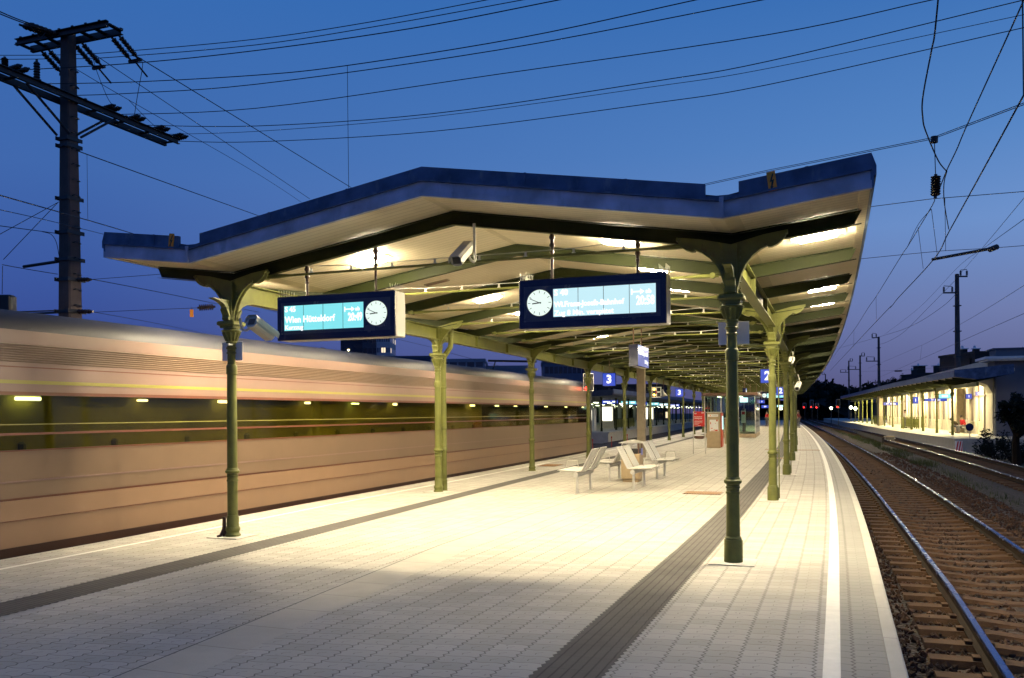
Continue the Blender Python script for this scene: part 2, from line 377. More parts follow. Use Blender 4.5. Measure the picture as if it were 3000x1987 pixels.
M_['greensign'] = emit('green exit sign', (.2, 1, .1), 1.6); M_['poster'] = emit('backlit poster', (1, .95, .72), 2.2); M_['cyanbox'] = emit('lit showcase', (.55, .95, .9), 1.6)
M_['coach'] = emit('warm coach lamp', (1, .85, .6), 9)
M_['p1lamp'] = emit('flood lamp lens', (1.0, .84, .44), 1500)
M_['glasspane'] = glass('shelter glass', (.80, .90, .84)); M_['trainglass'] = glass('tinted train glass', (.72, .70, .46), .02, .05, .30)
M_['brown'] = mat('brown lacquered steel', (.16, .085, .06), .4, .2, .15, 5)
M_['vend'] = mat('beige machine steel', (.40, .30, .175), .5, .1, .12, 6); M_['vendred'] = mat('red machine front', (.55, .07, .02), .4, 0, .1, 5)
M_['cream'] = mat('cream facade plaster', (.60, .545, .43), .75, 0, .12, 1.2, .15, 30); M_['pilaster'] = mat('grey pilaster panel', (.34, .29, .24), .7, 0, .12, 2)
M_['house'] = mat('pale rendered wall', (.13, .135, .165), .8, 0, .15, .8, .2, 25)
M_['roofdark'] = mat('dark roof felt', (.05, .055, .07), .7, 0, .3, 2)
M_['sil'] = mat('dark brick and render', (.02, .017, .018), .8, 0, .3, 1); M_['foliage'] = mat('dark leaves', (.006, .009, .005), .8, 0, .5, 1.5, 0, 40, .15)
M_['bark'] = mat('bark', (.012, .009, .007), .9, 0, .3, 6, 0, 40, .1); M_['grassm'] = mat('grass blades', (.028, .042, .007), .8, 0, .4, 3)
M_['tA'] = mat('train lower panel', (.25, .152, .092), .34, 0, .05, 2, rvar=.04); M_['tB'] = mat('train side panel', (.172, .112, .072), .32, 0, .05, 2, rvar=.04)
M_['tC'] = mat('train upper panel', (.215, .135, .112), .36, 0, .05, 2, rvar=.04); M_['tdark'] = mat('train dark seam', (.12, .034, .015), .4, 0, .1, 2); M_['tblind'] = mat('train olive blind', (.25, .225, .05), .7, 0, .35, .8)  # olive of the last one tints the window band from behind
M_['tunder'] = mat('train underside', (.035, .010, .004), .6, 0, .3, 1.5); M_['tyel'] = mat('train yellow stripe', (.28, .25, .05), .35, 0, .05, 2)
M_['troof'] = mat('train roof paint', (.025, .025, .035), .6, 0, .15, 1.2, 0, 40, .3); M_['tseat'] = mat('train seat cloth', (.12, .12, .05), .8, 0, .2, 6)
M_['tin'] = mat('train lining', (.16, .135, .05), .6, 0, .1, 3)
M_['skin'] = mat('skin', (.42, .25, .17), .5, 0, .06, 8); M_['hair'] = mat('dark hair', (.025, .016, .012), .6, 0, .2, 12)
M_['shirtred'] = mat('red cloth', (.5, .015, .02), .8, 0, .12, 9); M_['cloth'] = mat('dark brown cloth', (.06, .045, .025), .85, 0, .2, 9)
M_['shirtwhite'] = mat('white cloth', (.7, .68, .62), .85, 0, .06, 9); M_['trous'] = mat('grey trousers', (.10, .10, .11), .85, 0, .15, 9); M_['maroon'] = mat('maroon cloth', (.16, .02, .02), .85, 0, .15, 9)
M_['bulb'] = emit('warm window light', (1, .8, .45), 3.0); M_['grate'] = mat('rusty steel grate', (.33, .165, .055), .6, .3, .2, 20)
# ------------------------------------------------------------------ platform, markings, ground, tracks
def frange(a, b, d):
    n = max(1, round((b-a)/d)); return [a+(b-a)*i/n for i in range(n+1)]
LEFT_EDGE = [(-14, -4.7), (-1, -4.74), (4, -4.92), (14, -4.97), (400, -4.97)]
TAC_L = [(-14, -2.32), (-4.5, -2.60), (3, -2.84), (10, -3.05), (20, -3.2), (400, -3.2)]
TAC_W = [(-14, .48), (-4, .47), (4, .36), (400, .36)]
ST = frange(-15, 40, .5)+frange(41, 160, 1.5)[0:]
def build_platform():
    le = lambda s: lerp_table(LEFT_EDGE, s)
    mb = MB(); mb.sweep(lambda s: [(le(s)+.02+(4.875-le(s)-.02)*i/10, 0.0) for i in range(11)], ST, closed=False, uvx=True)
    structure('platform', mb, M_['pavers'])
    mb = MB(); mb.sweep(lambda s: [(4.875, .001), (4.875, .012), (4.97, .012), (4.98, .002), (4.98, -.10), (4.93, -.10), (4.93, -1.0), (4.7, -1.0), (4.7, -.02), (4.87, -.02)], ST)
    structure('kerb', mb, M_['kerb'])
    mb = MB(); mb.sweep(lambda s: [(le(s)-.02, .006), (le(s)+.03, .006), (le(s)+.03, -.05), (le(s)+.12, -.05), (le(s)+.12, -1.0), (le(s)-.02, -1.0)], ST)
    structure('platform_edge', mb, M_['kerb'])
    mb = MB(); mb.sweep(lambda s: [(4.465, .004), (4.575, .004)], ST, closed=False, uvx=True); structure('white_line', mb, M_['line'])
    mb = MB(); mb.sweep(lambda s: [(le(s)+.50, .004), (le(s)+.585, .004)], ST, closed=False, uvx=True); structure('white_line', mb, M_['line'])
    # tactile strips with a saw tooth edge
    def tact(l, r, s1):
        m = MB(); s = -13.0; p = .086
        while s < s1:
            d = p if s < 14 else p*6
            for i in (0, 1):
                a, b = s+i*d/2, s+(i+1)*d/2; k = .022 if s < 14 else 0
                ka, kb = (0, k) if i == 0 else (k, 0)
                la, ra, lb, rb = l(a)-ka, r(a)+ka, l(b)-kb, r(b)+kb
                m.add([W(a, la, .004), W(a, ra, .004), W(b, rb, .004), W(b, lb, .004)], [(0, 1, 2, 3)], [[(la-l(a), a), (ra-l(a), a), (rb-l(b), b), (lb-l(b), b)]])
            s += d
        return m
    structure('tactile_strip', tact(lambda s: 2.705-.002*max(s, 0), lambda s: 3.135-.002*max(s, 0), 110), M_['tactile'])
    structure('tactile_strip', tact(lambda s: lerp_table(TAC_L, s), lambda s: lerp_table(TAC_L, s)+lerp_table(TAC_W, s), 110), M_['tactile'])
    sl = [(-14, .30), (-6, .18), (0, -.24), (400, -.24)]
    mb = MB(); mb.sweep(lambda s: [(lerp_table(sl, s), .004), (lerp_table(sl, s)+.46, .004)], frange(-14, 100, .5), closed=False, uvx=True); structure('slab_strip', mb, M_['slabs'])
    mb = MB(); mb.sweep(lambda s: [(lerp_table(sl, s)-.014, .008), (lerp_table(sl, s), .008)], frange(-14, 100, .5), closed=False, uvx=True); structure('joint_strip', mb, M_['black'])
    g = MB(); n = 24; R = 1500
    g.add([(-R, -R, -.98), (R, -R, -.98), (R, R, -.98), (-R, R, -.98)], [(0, 1, 2, 3)]); structure('ground', g, M_['ground'])
    def bed(a, b, z, s0, s1, nm, m):
        q = MB(); rr = random.Random(3)
        q.sweep(lambda s: [(a-.5, -.97), (a, z), ((a+b)/2, z+.015), (b, z), (b+.5, -.97)], frange(s0, s1, 2), closed=False); return structure(nm, q, m)
    bed(5.0, 8.6, -.80, -16, 300, 'ballast_bed', M_['ballast']); bed(9.6, 12.4, -.79, 5, 300, 'ballast_bed', M_['ground']); bed(-11.4, -5.05, -.79, -16, 300, 'ballast_bed', M_['ballast'])
build_platform()

def build_track(name, label, c, s0, s1, gauge=1.5, nsl=100, curve=None, detail=True):
    t = thing(name, label, 'railway track', None, 'railway tracks'); zt = -.55
    cl = curve or (lambda s: c)
    for sg in (-1, 1):
        o = lambda s: cl(s)+sg*gauge/2
        prof = lambda s: [(o(s)-.062, zt-.172), (o(s)+.062, zt-.172), (o(s)+.062, zt-.160), (o(s)+.012, zt-.135), (o(s)+.012, zt-.045), (o(s)+.036, zt-.036), (o(s)+.036, zt-.012), (o(s)+.026, zt), (o(s)-.026, zt), (o(s)-.036, zt-.012), (o(s)-.036, zt-.036), (o(s)-.012, zt-.045), (o(s)-.012, zt-.135), (o(s)-.062, zt-.160)]
        st = frange(s0, min(40, s1), .8)+(frange(41, s1, 3) if s1 > 41 else [])
        m = MB(); m.sweep(prof, st); r = m.obj('rail', M_['railside'], t)
        m = MB(); m.sweep(lambda s: [(o(s)-.030, zt+.002), (o(s)+.030, zt+.002), (o(s)+.036, zt-.012), (o(s)+.037, zt-.03), (o(s)+.0365, zt-.03), (o(s)-.0365, zt-.03), (o(s)-.037, zt-.03), (o(s)-.036, zt-.012)], st); m.obj('running_surface', M_['railtop'], r)
    # sleeper: trapezoid section, dipped in the middle
    def slb():
        m = MB(); L = 1.27; secs = [(-L, 0), (-.95, 0), (-.55, 0), (-.2, -.035), (.2, -.035), (.55, 0), (.95, 0), (L, 0)]
        vs = []; 
        for x_, d in secs: vs += [(x_, -.135, -.23), (x_, -.10, -.17+d+.0), (x_, .10, -.17+d), (x_, .135, -.23)]
        fs = [(i*4+k, i*4+k+1, i*4+k+5, i*4+k+4) for i in range(len(secs)-1) for k in range(3)]+[(0, 1, 2, 3), (31, 30, 29, 28)]
        m.add([(a, b, e+zt-.002) for a, b, e in vs], fs)
        if detail:
            for g in (-1, 1):
                for k in (-1, 1): m.box((g*gauge/2+k*.1, 0, zt-.155), (.07, .12, .035))
        return m
    me = slb().mesh('sleeper', M_['sleeper']); s = s0+.3; n = 0; rest = MB()
    while s < s1:
        if n < nsl:
            o = bpy.data.objects.new('sleeper', me); COL.objects.link(o); o.parent = t; o.matrix_world = FR(s, cl(s)+rnd.uniform(-.015, .015), rnd.uniform(-.008, .008), rnd.uniform(-.01, .01)); n += 1
        else: rest.box((0, 0, zt-.2), (2.54, .22, .06), FR(s, cl(s)))
        s += .615
    if rest.v: o = rest.obj('sleepers', M_['sleeper'], t); o['kind'] = 'stuff'
    return t
TR_R = [(-14, 6.67), (2, 6.66), (6, 6.6), (12, 6.54), (21, 6.50), (36, 6.46), (60, 6.36), (155, 6.3), (400, 6.3)]
TR_P1 = [(10, 11.35), (32, 11.2), (41, 11.14), (57, 10.92), (75, 10.7), (120, 9.9), (400, 9.8)]
build_track('railway_track', 'curving track beside the right platform edge, blue sky glint on its rails', 6.6, -9, 230, curve=lambda s: lerp_table(TR_R, s))
build_track('railway_track', 'far track curving along the lit platform with the white station building', 11, 12, 230, nsl=60, curve=lambda s: lerp_table(TR_P1, s), detail=False)
build_track('railway_track', 'track under the train on the left of the platform', -6.62, -12, 200, nsl=100, detail=False)

def build_stones():
    rr = random.Random(11); m = MB()
    def stone(c, r):
        a = [rr.uniform(.65, 1.25)*r for _ in range(6)]; R = Euler((rr.uniform(0, 6), rr.uniform(0, 6), rr.uniform(0, 6))).to_matrix()
        e = r*.62
        P = [(a[0], 0, 0), (-a[1], 0, 0), (0, a[2], 0), (0, -a[3], 0), (0, 0, a[4]*.7), (0, 0, -a[5]*.7), (e*.8, e*.75, e*.5), (-e*.75, e*.8, -e*.4)]
        vs = [c+R @ Vector(p) for p in P]
        m.add(vs, [(0, 6, 4), (6, 2, 4), (0, 2, 6), (2, 1, 4), (1, 3, 4), (3, 0, 4), (0, 5, 2), (2, 7, 1), (7, 5, 1), (2, 5, 7), (1, 5, 3), (3, 5, 0)])
    for s0, s1, n, r in ((-9.5, 0, 6200, .036), (0, 10, 5600, .040), (10, 24, 4200, .045), (24, 45, 2400, .052)):
        for _ in range(n):
            s = rr.uniform(s0, s1); c = lerp_table(TR_R, s); d = rr.uniform(5.0, 9.0)-c
            if abs(abs(d)-.75) < .07: continue
            z = -.79 if abs(d) < .8 else -.775
            if d > 1.7: z -= (d-1.7)*.12
            k = (s+9.0-.3) % .615
            if abs(d) < 1.29 and (k < .125 or k > .49) and rr.random() < .97: continue
            stone(W(s, c+d, z+rr.uniform(-.01, .02)), r*rr.uniform(.6, 1.35))
    tag(m.obj('ballast_stones', M_['stone']), 'loose brown ballast stones lying between and beside the sleepers', 'ballast', None, 'stuff')
build_stones()
# ------------------------------------------------------------------ the island canopy: W-shaped roof on two rows of iron columns
BAY, NBAY = 7.0, 14
COL_L = [(-20, -3.40), (-.2, -3.40), (7, -3.51), (14, -3.66), (21, -3.70), (28, -3.74), (400, -3.74)]
cl_l = lambda s: lerp_table(COL_L, s)
CR = 3.46; HV, HRDG, HE, WING = 3.73, 4.29, 3.905, 1.43
def soff(s, lat):
    L = cl_l(s)
    if lat >= 0: return HRDG-(HRDG-HV)*lat/CR if lat <= CR else HV+(HE-HV)*(lat-CR)/WING
    return HRDG-(HRDG-HV)*lat/L if lat >= L else HV+(HE-HV)*(L-lat)/WING
def lats(s): L = cl_l(s); return [L-WING, L, 0.0, CR, CR+WING]
SF, SE = -.92, BAY*NBAY+.9

COLPROF = {'ornate': [(0, .108), (.035, .108), (.045, .094), (.065, .088), (.075, .090), (.10, .102), (.125, .100), (.14, .090), (.15, .084), (.27, .083), (.28, .078), (.30, .077), (.305, .072)],
           'plain': [(0, .104), (.25, .103), (.262, .098), (.27, .088), (.278, .096), (.288, .088), (.30, .078)]}
def shaft_profile(kind):
    p = list(COLPROF[kind])
    p += [(.775, .0715), (.78, .080), (.795, .082), (.805, .0725), (.835, .0725), (.842, .081), (.855, .082), (.865, .0725), (.885, .075), (.892, .092), (.91, .100), (.928, .098), (.94, .082), (.955, .080), (.965, .070)]
    p += [(1.6, .068), (2.27, .064), (2.28, .074), (2.375, .076), (2.40, .070), (2.415, .057), (2.56, .056)]
    return p
CAPPROF = [(2.56, .056), (2.565, .068), (2.58, .069), (2.59, .058), (2.625, .058), (2.63, .072), (2.65, .073), (2.66, .060), (2.70, .060), (2.705, .074), (2.725, .076), (2.735, .064), (2.79, .082), (2.85, .112), (2.865, .118), (2.87, .134), (2.885, .138), (2.895, .112), (2.92, .108)]
def bracket_poly(sg, z0=3.012):
    """one curved arm of the column head seen from the front"""
    C = [(.062, z0), (.068, z0+.05), (.085, z0+.14), (.115, z0+.235), (.165, z0+.335), (.235, z0+.425), (.325, z0+.495), (.395, z0+.528), (.40, z0+.515), (.44, z0+.512), (.50, z0+.535), (.555, z0+.575), (.59, z0+.625), (.592, z0+.645), (.612, z0+.65), (.612, z0+.675)]
    top = z0+.60
    return [(sg*a, b) for a, b in [(0, z0)]+C+[(.612, z0+.692), (.35, z0+.655), (0, z0+.57)]]
def column_meshes(kind):
    d = {}
    m = MB(); m.lathe(shaft_profile(kind), 20); d['column'] = (m.mesh('column', M_['green'], True), 1)
    m = MB(); m.lathe(CAPPROF, 20)
    for k in range(12):        # leaf fluting under the abacus
        a = 2*PI*k/12; R = Matrix.Rotation(a, 4, 'Z'); m.add([(.066, -.012, 2.74), (.066, .012, 2.74), (.118, .02, 2.86), (.118, -.02, 2.86), (.082, 0, 2.74), (.130, 0, 2.855)], [(0, 4, 5, 3), (4, 1, 2, 5), (3, 5, 2)], None, R)
    m.box((0, 0, 2.935), (.22, .22, .03)); m.bbox((0, 0, 2.982), (.29, .29, .062), .014)
    d['capital'] = (m.mesh('capital', M_['green'], False), 1)
    m = MB()
    for sg in (-1, 1):
        P = bracket_poly(sg); m.prism(P, .035)
        rim = P[1:17]
        for (a, b), (c, e) in zip(rim, rim[1:]):                       # raised rim along the curve
            dx, dz = c-a, e-b; l = math.hypot(dx, dz) or 1; nx, nz = -dz/l*.026*sg, dx/l*.026*sg
            m.add([(a, -.045, b), (c, -.045, e), (c+nx, -.045, e+nz), (a+nx, -.045, b+nz), (a, .045, b), (c, .045, e), (c+nx, .045, e+nz), (a+nx, .045, b+nz)], [(0, 1, 2, 3), (7, 6, 5, 4), (0, 4, 5, 1), (3, 2, 6, 7), (0, 3, 7, 4), (1, 5, 6, 2)])
        for k in range(7): m.lathe([(0, .011), (.008, .009), (.012, .002)], 6, Matrix.Translation((sg*(.10), -.018, 3.08+.07*k)) @ Matrix.Rotation(PI/2, 4, 'X'))
    m.box((0, 0, 3.29), (.10, .13, .56)); m.box((0, -.072, 3.29), (.14, .014, .56)); m.box((0, .072, 3.29), (.14, .014, .56))
    d['bracket'] = (m.mesh('bracket', M_['green'], False), 1)
    m = MB()
    for sg in (-1, 1):         # scroll consoles under the longitudinal girder
        P = [(0, 3.012), (sg*.075, 3.012), (sg*.09, 3.09), (sg*.135, 3.17), (sg*.20, 3.235), (sg*.30, 3.275), (sg*.42, 3.295), (sg*.42, 3.302), (0, 3.302)]
        m.prism(P, .085, None, 'x'); Q = [(sg*.08, 3.02), (sg*.115, 3.03), (sg*.125, 3.10), (sg*.165, 3.165), (sg*.155, 3.19), (sg*.10, 3.14)]
        m.prism(Q, .115, None, 'x')
        m.lathe([(-.055, .028), (.055, .028)], 8, Matrix.Translation((0, sg*.105, 3.05)) @ Matrix.Rotation(PI/2, 4, 'Y'))
    d['console'] = (m.mesh('console', M_['green'], False), 1)
    m = MB(); m.box((0, 0, .0065), (.50, .50, .009)); d['base_slab'] = (m.mesh('base_slab', M_['lightslab'], False), 1)
    return d
CM = {k: column_meshes(k) for k in COLPROF}
def put_column(kind, parent, M, parts=('capital', 'bracket', 'console', 'base_slab')):
    c = bpy.data.objects.new('column', CM[kind]['column'][0]); COL.objects.link(c); c.parent = parent; c.matrix_world = M
    for p in parts:
        o = bpy.data.objects.new(p, CM[kind][p][0]); COL.objects.link(o); o.parent = c
    return c
def rafter_mb(s, h=.175, w=.085, l0=None, l1=None):
    """I-section rafter following the roof line"""
    m = MB(); L = lats(s); P = [(L[0]+.06, None), (L[1], None), (0, None), (L[3], None), (L[4]-.06, None)]
    top = [(l, soff(s, l)-.004) for l, _ in P]; M = FR(s)
    def strip(za, zb, wy):
        vs = []
        for k, (l, z) in enumerate(top):
            cut = 0
            vs += [(l, -wy/2, z-za), (l, wy/2, z-za), (l-(0 if k not in (0, 4) else (-.07 if k == 0 else .07))*(1 if zb > .1 else 0), wy/2, z-zb), (l-(0 if k not in (0, 4) else (-.07 if k == 0 else .07))*(1 if zb > .1 else 0), -wy/2, z-zb)]
        fs = [(k*4+a, k*4+(a+1) % 4, k*4+4+(a+1) % 4, k*4+4+a) for k in range(4) for a in range(4)]+[(3, 2, 1, 0), (16, 17, 18, 19)]
        m.add(vs, fs, None, M)
    strip(.016, h-.014, .016); strip(0, .014, w); strip(h-.012, h, w)
    for sg in (-1, 1):                                                  # riveted splice at the ridge
        m.box((0, sg*.014, HRDG-h*.52), (.52, .010, h-.05), M)
        for k in range(4): m.lathe([(0, .012), (.008, .009)], 6, M @ Matrix.Translation((-.2+.133*k, sg*.019, HRDG-h*.5)) @ Matrix.Rotation(-sg*PI/2, 4, 'X'))
    return m
def build_canopy():
    t = thing('platform_canopy', 'long island platform canopy with cream boarded ceiling on green cast iron columns', 'canopy')
    ss = [SF]+frange(0, BAY*NBAY, BAY/3)+[SE]
    m = MB(); m.sweep(lambda s: [(l, soff(s, l)) for l in lats(s)], ss, closed=False, uvx=True); m.obj('soffit', M_['soffit'], t)
    m = MB(); m.sweep(lambda s: [(l, soff(s, l)+.30 if i not in (1, 3) else soff(s, l)+.22) for i, l in enumerate(lats(s))]+[(l, soff(s, l)+.10) for l in reversed(lats(s))], [SF+.03]+ss[1:]); m.obj('roof_covering', M_['roofdark'], t)
    # valley and ridge cover strips on the boards
    m = MB()
    for lat0, w in ((0, .05), (CR, .16), (None, .16)):
        g = (lambda s, a=lat0: cl_l(s) if a is None else a)
        if lat0 == 0: m.sweep(lambda s: [(g(s)-w, soff(s, g(s)-w)-.003), (g(s), soff(s, g(s))-.007), (g(s)+w, soff(s, g(s)+w)-.003)], ss, closed=False, uvx=True)
        else: m.sweep(lambda s: [(g(s)-w, soff(s, g(s)-w)-.004), (g(s), soff(s, g(s))-.004), (g(s)+w, soff(s, g(s)+w)-.004)], ss, closed=False, uvx=True)
    m.obj('cover_strip', mat('cream batten', (.56, .48, .31), .5), t)
    # front fascia: lower band, drip ledge, upper band (open at the two valleys)
    def front(za, zb, off, th, cuts=()):
        q = MB(); L = lats(SF); L = [L[0]-.012]+L[1:4]+[L[4]+.012]
        pts = []
        for a, b in zip(L, L[1:]): pts += [a]
        pts += [L[-1]]
        segs = []
        for a, b in zip(L, L[1:]):
            x0, x1 = a, b
            for c in cuts:
                if abs(a-c) < 1e-6: x0 = a+.17
                if abs(b-c) < 1e-6: x1 = b-.17
            segs.append((x0, x1))
        M = FR(SF)
        for x0, x1 in segs:
            z0, z1 = soff(SF, x0), soff(SF, x1)
            q.add([(x0, -off, z0+za), (x1, -off, z1+za), (x1, -off, z1+zb), (x0, -off, z0+zb), (x0, -off+th, z0+za), (x1, -off+th, z1+za), (x1, -off+th, z1+zb), (x0, -off+th, z0+zb)],
                  [(0, 1, 2, 3), (7, 6, 5, 4), (0, 4, 5, 1), (3, 2, 6, 7), (0, 3, 7, 4), (1, 5, 6, 2)], None, M)
        return q
    V = (cl_l(SF), CR)
    fz = front(-.022, .055, .024, .05); fz.obj('fascia_drip', M_['zinc2'], t)
    front(.0555, .152, .012, .036).obj('fascia_board', M_['zinc2'], t)
    front(.1525, .176, .046, .075).obj('fascia_ledge', M_['zinc'], t)
    front(.1765, .325, .018, .04, V).obj('fascia_capping', M_['zinc'], t)
    for v in V:
        sc = MB(); sc.box((v, .02, soff(SF, v)+.20), (.44, .05, .045), FR(SF)); sc.obj('valley_outlet', M_['zinc'], t)
        sc = MB(); sc.box((v, -.064, soff(SF, v)+.085), (.045, .014, .215), FR(SF)); sc.obj('joint_cover', M_['zinc2'], t)
    L5 = lats(SF)
    for a_, b_ in zip(L5, L5[1:]):
        n_ = 2 if b_-a_ > 2 else 1
        for k in range(1, n_+1):
            l_ = a_+(b_-a_)*k/(n_+1)+.13; sl_ = math.atan2(soff(SF, b_)-soff(SF, a_), b_-a_)
            sc = MB(); sc.box((0, 0, 0), (.03, .006, .15), FR(SF, l_, soff(SF, l_)+.252) @ Matrix.Translation((0, -.0225, 0)) @ Matrix.Rotation(-sl_, 4, 'Y')); sc.obj('sheet_seam', M_['zinc'], t)
    # long eaves
    for sg in (-1, 1):
        e = (lambda s: CR+WING) if sg > 0 else (lambda s: cl_l(s)-WING)
        m = MB(); m.sweep(lambda s: [(e(s), HE-.02), (e(s)+sg*.03, HE-.02), (e(s)+sg*.03, HE+.10), (e(s)+sg*.055, HE+.11), (e(s)+sg*.055, HE+.20), (e(s)+sg*.015, HE+.315), (e(s)-sg*.02, HE+.315), (e(s), HE+.12)], [SF-.014]+ss[1:]); m.obj('eaves_board', M_['zinc'], t)
        m = MB(); m.sweep(lambda s: [(e(s)-sg*.10, soff(s, e(s)-sg*.10)-.022), (e(s)-sg*.004, HE-.022), (e(s)-sg*.004, HE-.003), (e(s)-sg*.10, soff(s, e(s)-sg*.10)-.003)], [SF+.01]+ss[1:-1]); m.obj('eaves_batten', M_['soffit'], t)
    # longitudinal girders
    for f in (cl_l, lambda s: CR):
        m = MB(); st = frange(-.10, BAY*NBAY+.1, BAY)
        m.sweep(lambda s: [(f(s)-.075, 3.555), (f(s)+.075, 3.555), (f(s)+.075, 3.570), (f(s)-.075, 3.570)], st)
        m.sweep(lambda s: [(f(s)-.075, 3.302), (f(s)+.075, 3.302), (f(s)+.075, 3.318), (f(s)-.075, 3.318)], st)
        m.sweep(lambda s: [(f(s)-.011, 3.3185), (f(s)+.011, 3.3185), (f(s)+.011, 3.5545), (f(s)-.011, 3.5545)], st)
        for i in range(NBAY):
            for k in range(1, 6):
                q = i*BAY+BAY*k/6; m.lathe([(0, .014), (.014, .010)], 6, FR(q, f(q)-.055, 3.571))
            for k in (1, 2):
                q = i*BAY+BAY*k/3; m.box((f(q), 0, 3.437), (.13, .012, .23), Matrix.Translation(W(q)-W(q)) @ FR(q, 0))
        m.obj('girder', M_['green'], t)
    # rafters and tie rods
    k = 0
    for i in range(NBAY*3+1):
        s = i*BAY/3
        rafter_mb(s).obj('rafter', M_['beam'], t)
        m = MB(); a, b = cl_l(s)+.64, CR-.64; z = 3.625; q0, q1 = FR(s) @ Vector((a, 0, z)), FR(s) @ Vector((b, 0, z))
        mid = (q0+q1)/2
        m.tube([q0, mid, q1], .017, 6)
        for p, d in ((q0, 1), (q1, -1)):
            R = FR(s); u = R.to_3x3() @ Vector((d, 0, 0)); m.tube([p-u*.20, p+u*.02, p+u*.09, p+u*.30], [.030, .032, .030, .017], 8); m.box((p.x, p.y, p.z), (.001, .001, .001))
            m.lathe([(-.045, .042), (.045, .042)], 8, Matrix.Translation(p-u*.12) @ R.to_3x3().to_4x4() @ Matrix.Rotation(PI/2, 4, 'X'))
        r = m.obj('tie_rod', M_['green'], t)
        if i < 27:
            m = MB(); n = 9; pts = []
            for j in range(n+1):
                f = j/n; p = q0.lerp(q1, f); pts.append(p+Vector((0, 0, .075+(.10*(1-min(1, f*6)) if f < .2 else 0)+(.10*(1-min(1, (1-f)*6)) if f > .8 else 0))))
            m.tube(pts, .005, 4); m.obj('cable', M_['grey'], r)
            m = MB()
            for j in range(1, n):
                p = q0.lerp(q1, j/n); m.box((p.x, p.y, p.z+.045), (.028, .022, .055)); m.box((p.x, p.y, p.z+.020), (.045, .03, .012))
            m.obj('cable_clip', M_['grey'], r)
        if i % 2 == 0: pass
    for j in range(NBAY+1):
        s = j*BAY+(-.12 if j == 0 else 0)
        c = put_column('ornate', t, FR(s, cl_l(s)+(.02 if j == 0 else 0)))
        if j == 0:
            m = MB(); m.box((-.085, -.075, .13), (.035, .035, .30)); m.tube([(-.085, -.078, .26), (-.09, -.08, .12), (-.11, -.12, .03), (-.14, -.16, .012)], .022, 6); m.obj('earthing_strap', M_['darkpole'], c)
        c = put_column('plain', t, FR(s, CR))
        if j in (1, 2):
            m = MB(); m.tube([(.115, 0, .05), (.115, 0, 2.9), (.15, 0, 3.02), (.22, 0, 3.25), (.24, 0, 3.55)], .012, 6); m.obj('conduit', M_['green'], c)
    # rain pipes standing behind two of the left columns
    for s, f in ((7, cl_l), (28, cl_l)):
        M = FR(s+.30, f(s)+.0) if s < 10 else FR(s-.2, f(s)+.03)
        m = MB(); m.lathe([(0, .078), (.02, .078), (.03, .070), (.22, .070), (.23, .074), (.245, .070), (.25, .064), (.89, .064), (.90, .078), (.94, .080), (.96, .066), (.99, .070), (1.0, .064), (1.35, .064), (1.36, .073), (1.385, .073), (1.39, .064), (2.25, .062), (2.26, .072), (2.285, .072), (2.295, .062), (2.70, .062)], 14, M)
        m.tube([(0, 0, 2.70), (0, 0, 2.88), (.03, 0, 2.97), (.12, 0, 3.09), (.17, 0, 3.16), (.19, 0, 3.26), (.19, 0, 3.70)], [.062, .062, .06, .058, .058, .058, .058], 14, M)
        m.box((.19, 0, 3.40), (.14, .14, .02), M)
        m.obj('rain_pipe', M_['green'], t, True)
    return t
canopy = build_canopy()

def lamp_proto():
    a = MB(); a.box((0, 0, -.006), (.62, .235, .012)); fr = a.mesh('frame', M_['grey'])
    b = MB(); b.bbox((0, 0, -.033), (.44, .165, .042), .010); di = b.mesh('diffuser', M_['lamp'])
    return fr, di
LFR, LDI = lamp_proto(); LDF = LDI.copy(); LDF.materials.clear(); LDF.materials.append(M_['lampfront'])
def build_lamps():
    side = [('left gable slope', -1.88, (1.17, 5.83)), ('right gable slope', 1.87, (1.17, 3.5, 5.83)), ('right outer wing', 4.36, (1.0, 5.75)), ('left outer wing', None, (1.17, 3.5, 5.83))]
    aw = math.atan((HE-HV)/WING)
    for nm, lat, qs in side:
        n = 0
        for bay in range(NBAY):
            for q in (qs if bay == 0 else ((1.17,) if lat == -1.88 else (3.5,) if nm != 'right outer wing' else (1.0,))):
                s = bay*BAY+q; l = lat if lat is not None else cl_l(s)-.85; z = soff(s, l)-.001
                sl = math.atan((HRDG-HV)/CR) if abs(l) < 3.4 else -aw
                M = FR(s, l, z) @ Matrix.Rotation(sl if l > 0 else -sl, 4, 'Y')
                n += 1
                if nm == 'left outer wing': lab = 'recessed ceiling lamp under the outer wing of the canopy above the train'; 
                elif n <= 9: lab = f'glowing rectangular lamp in the boarded ceiling, {ORD[n-1]} along the {nm} of the canopy'
                else: lab = f'small far ceiling lamp well beyond the benches on the {nm}'
                t = thing('ceiling_lamp', lab, 'lamp', M, f'recessed lamps in the canopy ceiling, {nm}')
                for nn, me in (('frame', LFR), ('diffuser', LDF if bay == 0 and q < 1.5 else LDI)):
                    o = bpy.data.objects.new(nn, me); COL.objects.link(o); o.parent = t
    for i, q in enumerate((3.5, 10.5)):
        s = q; M = FR(s, -1.9, soff(s, -1.9)-.001) @ Matrix.Rotation(-math.atan((HRDG-HV)/CR), 4, 'Y')
        t = thing('ceiling_vent', 'dull grey slatted ceiling vent beside the '+('left departure board' if i == 0 else 'right departure board, farther in'), 'vent', M, 'unlit vents in the ceiling')
        a = MB(); a.box((0, 0, -.008), (.44, .13, .016)); a.obj('frame', M_['lampoff'], t)
        a = MB(); [a.box((0, -.04+.02*k, -.019), (.40, .008, .006)) for k in range(5)]; a.obj('slat', M_['brown'], t)
build_lamps()
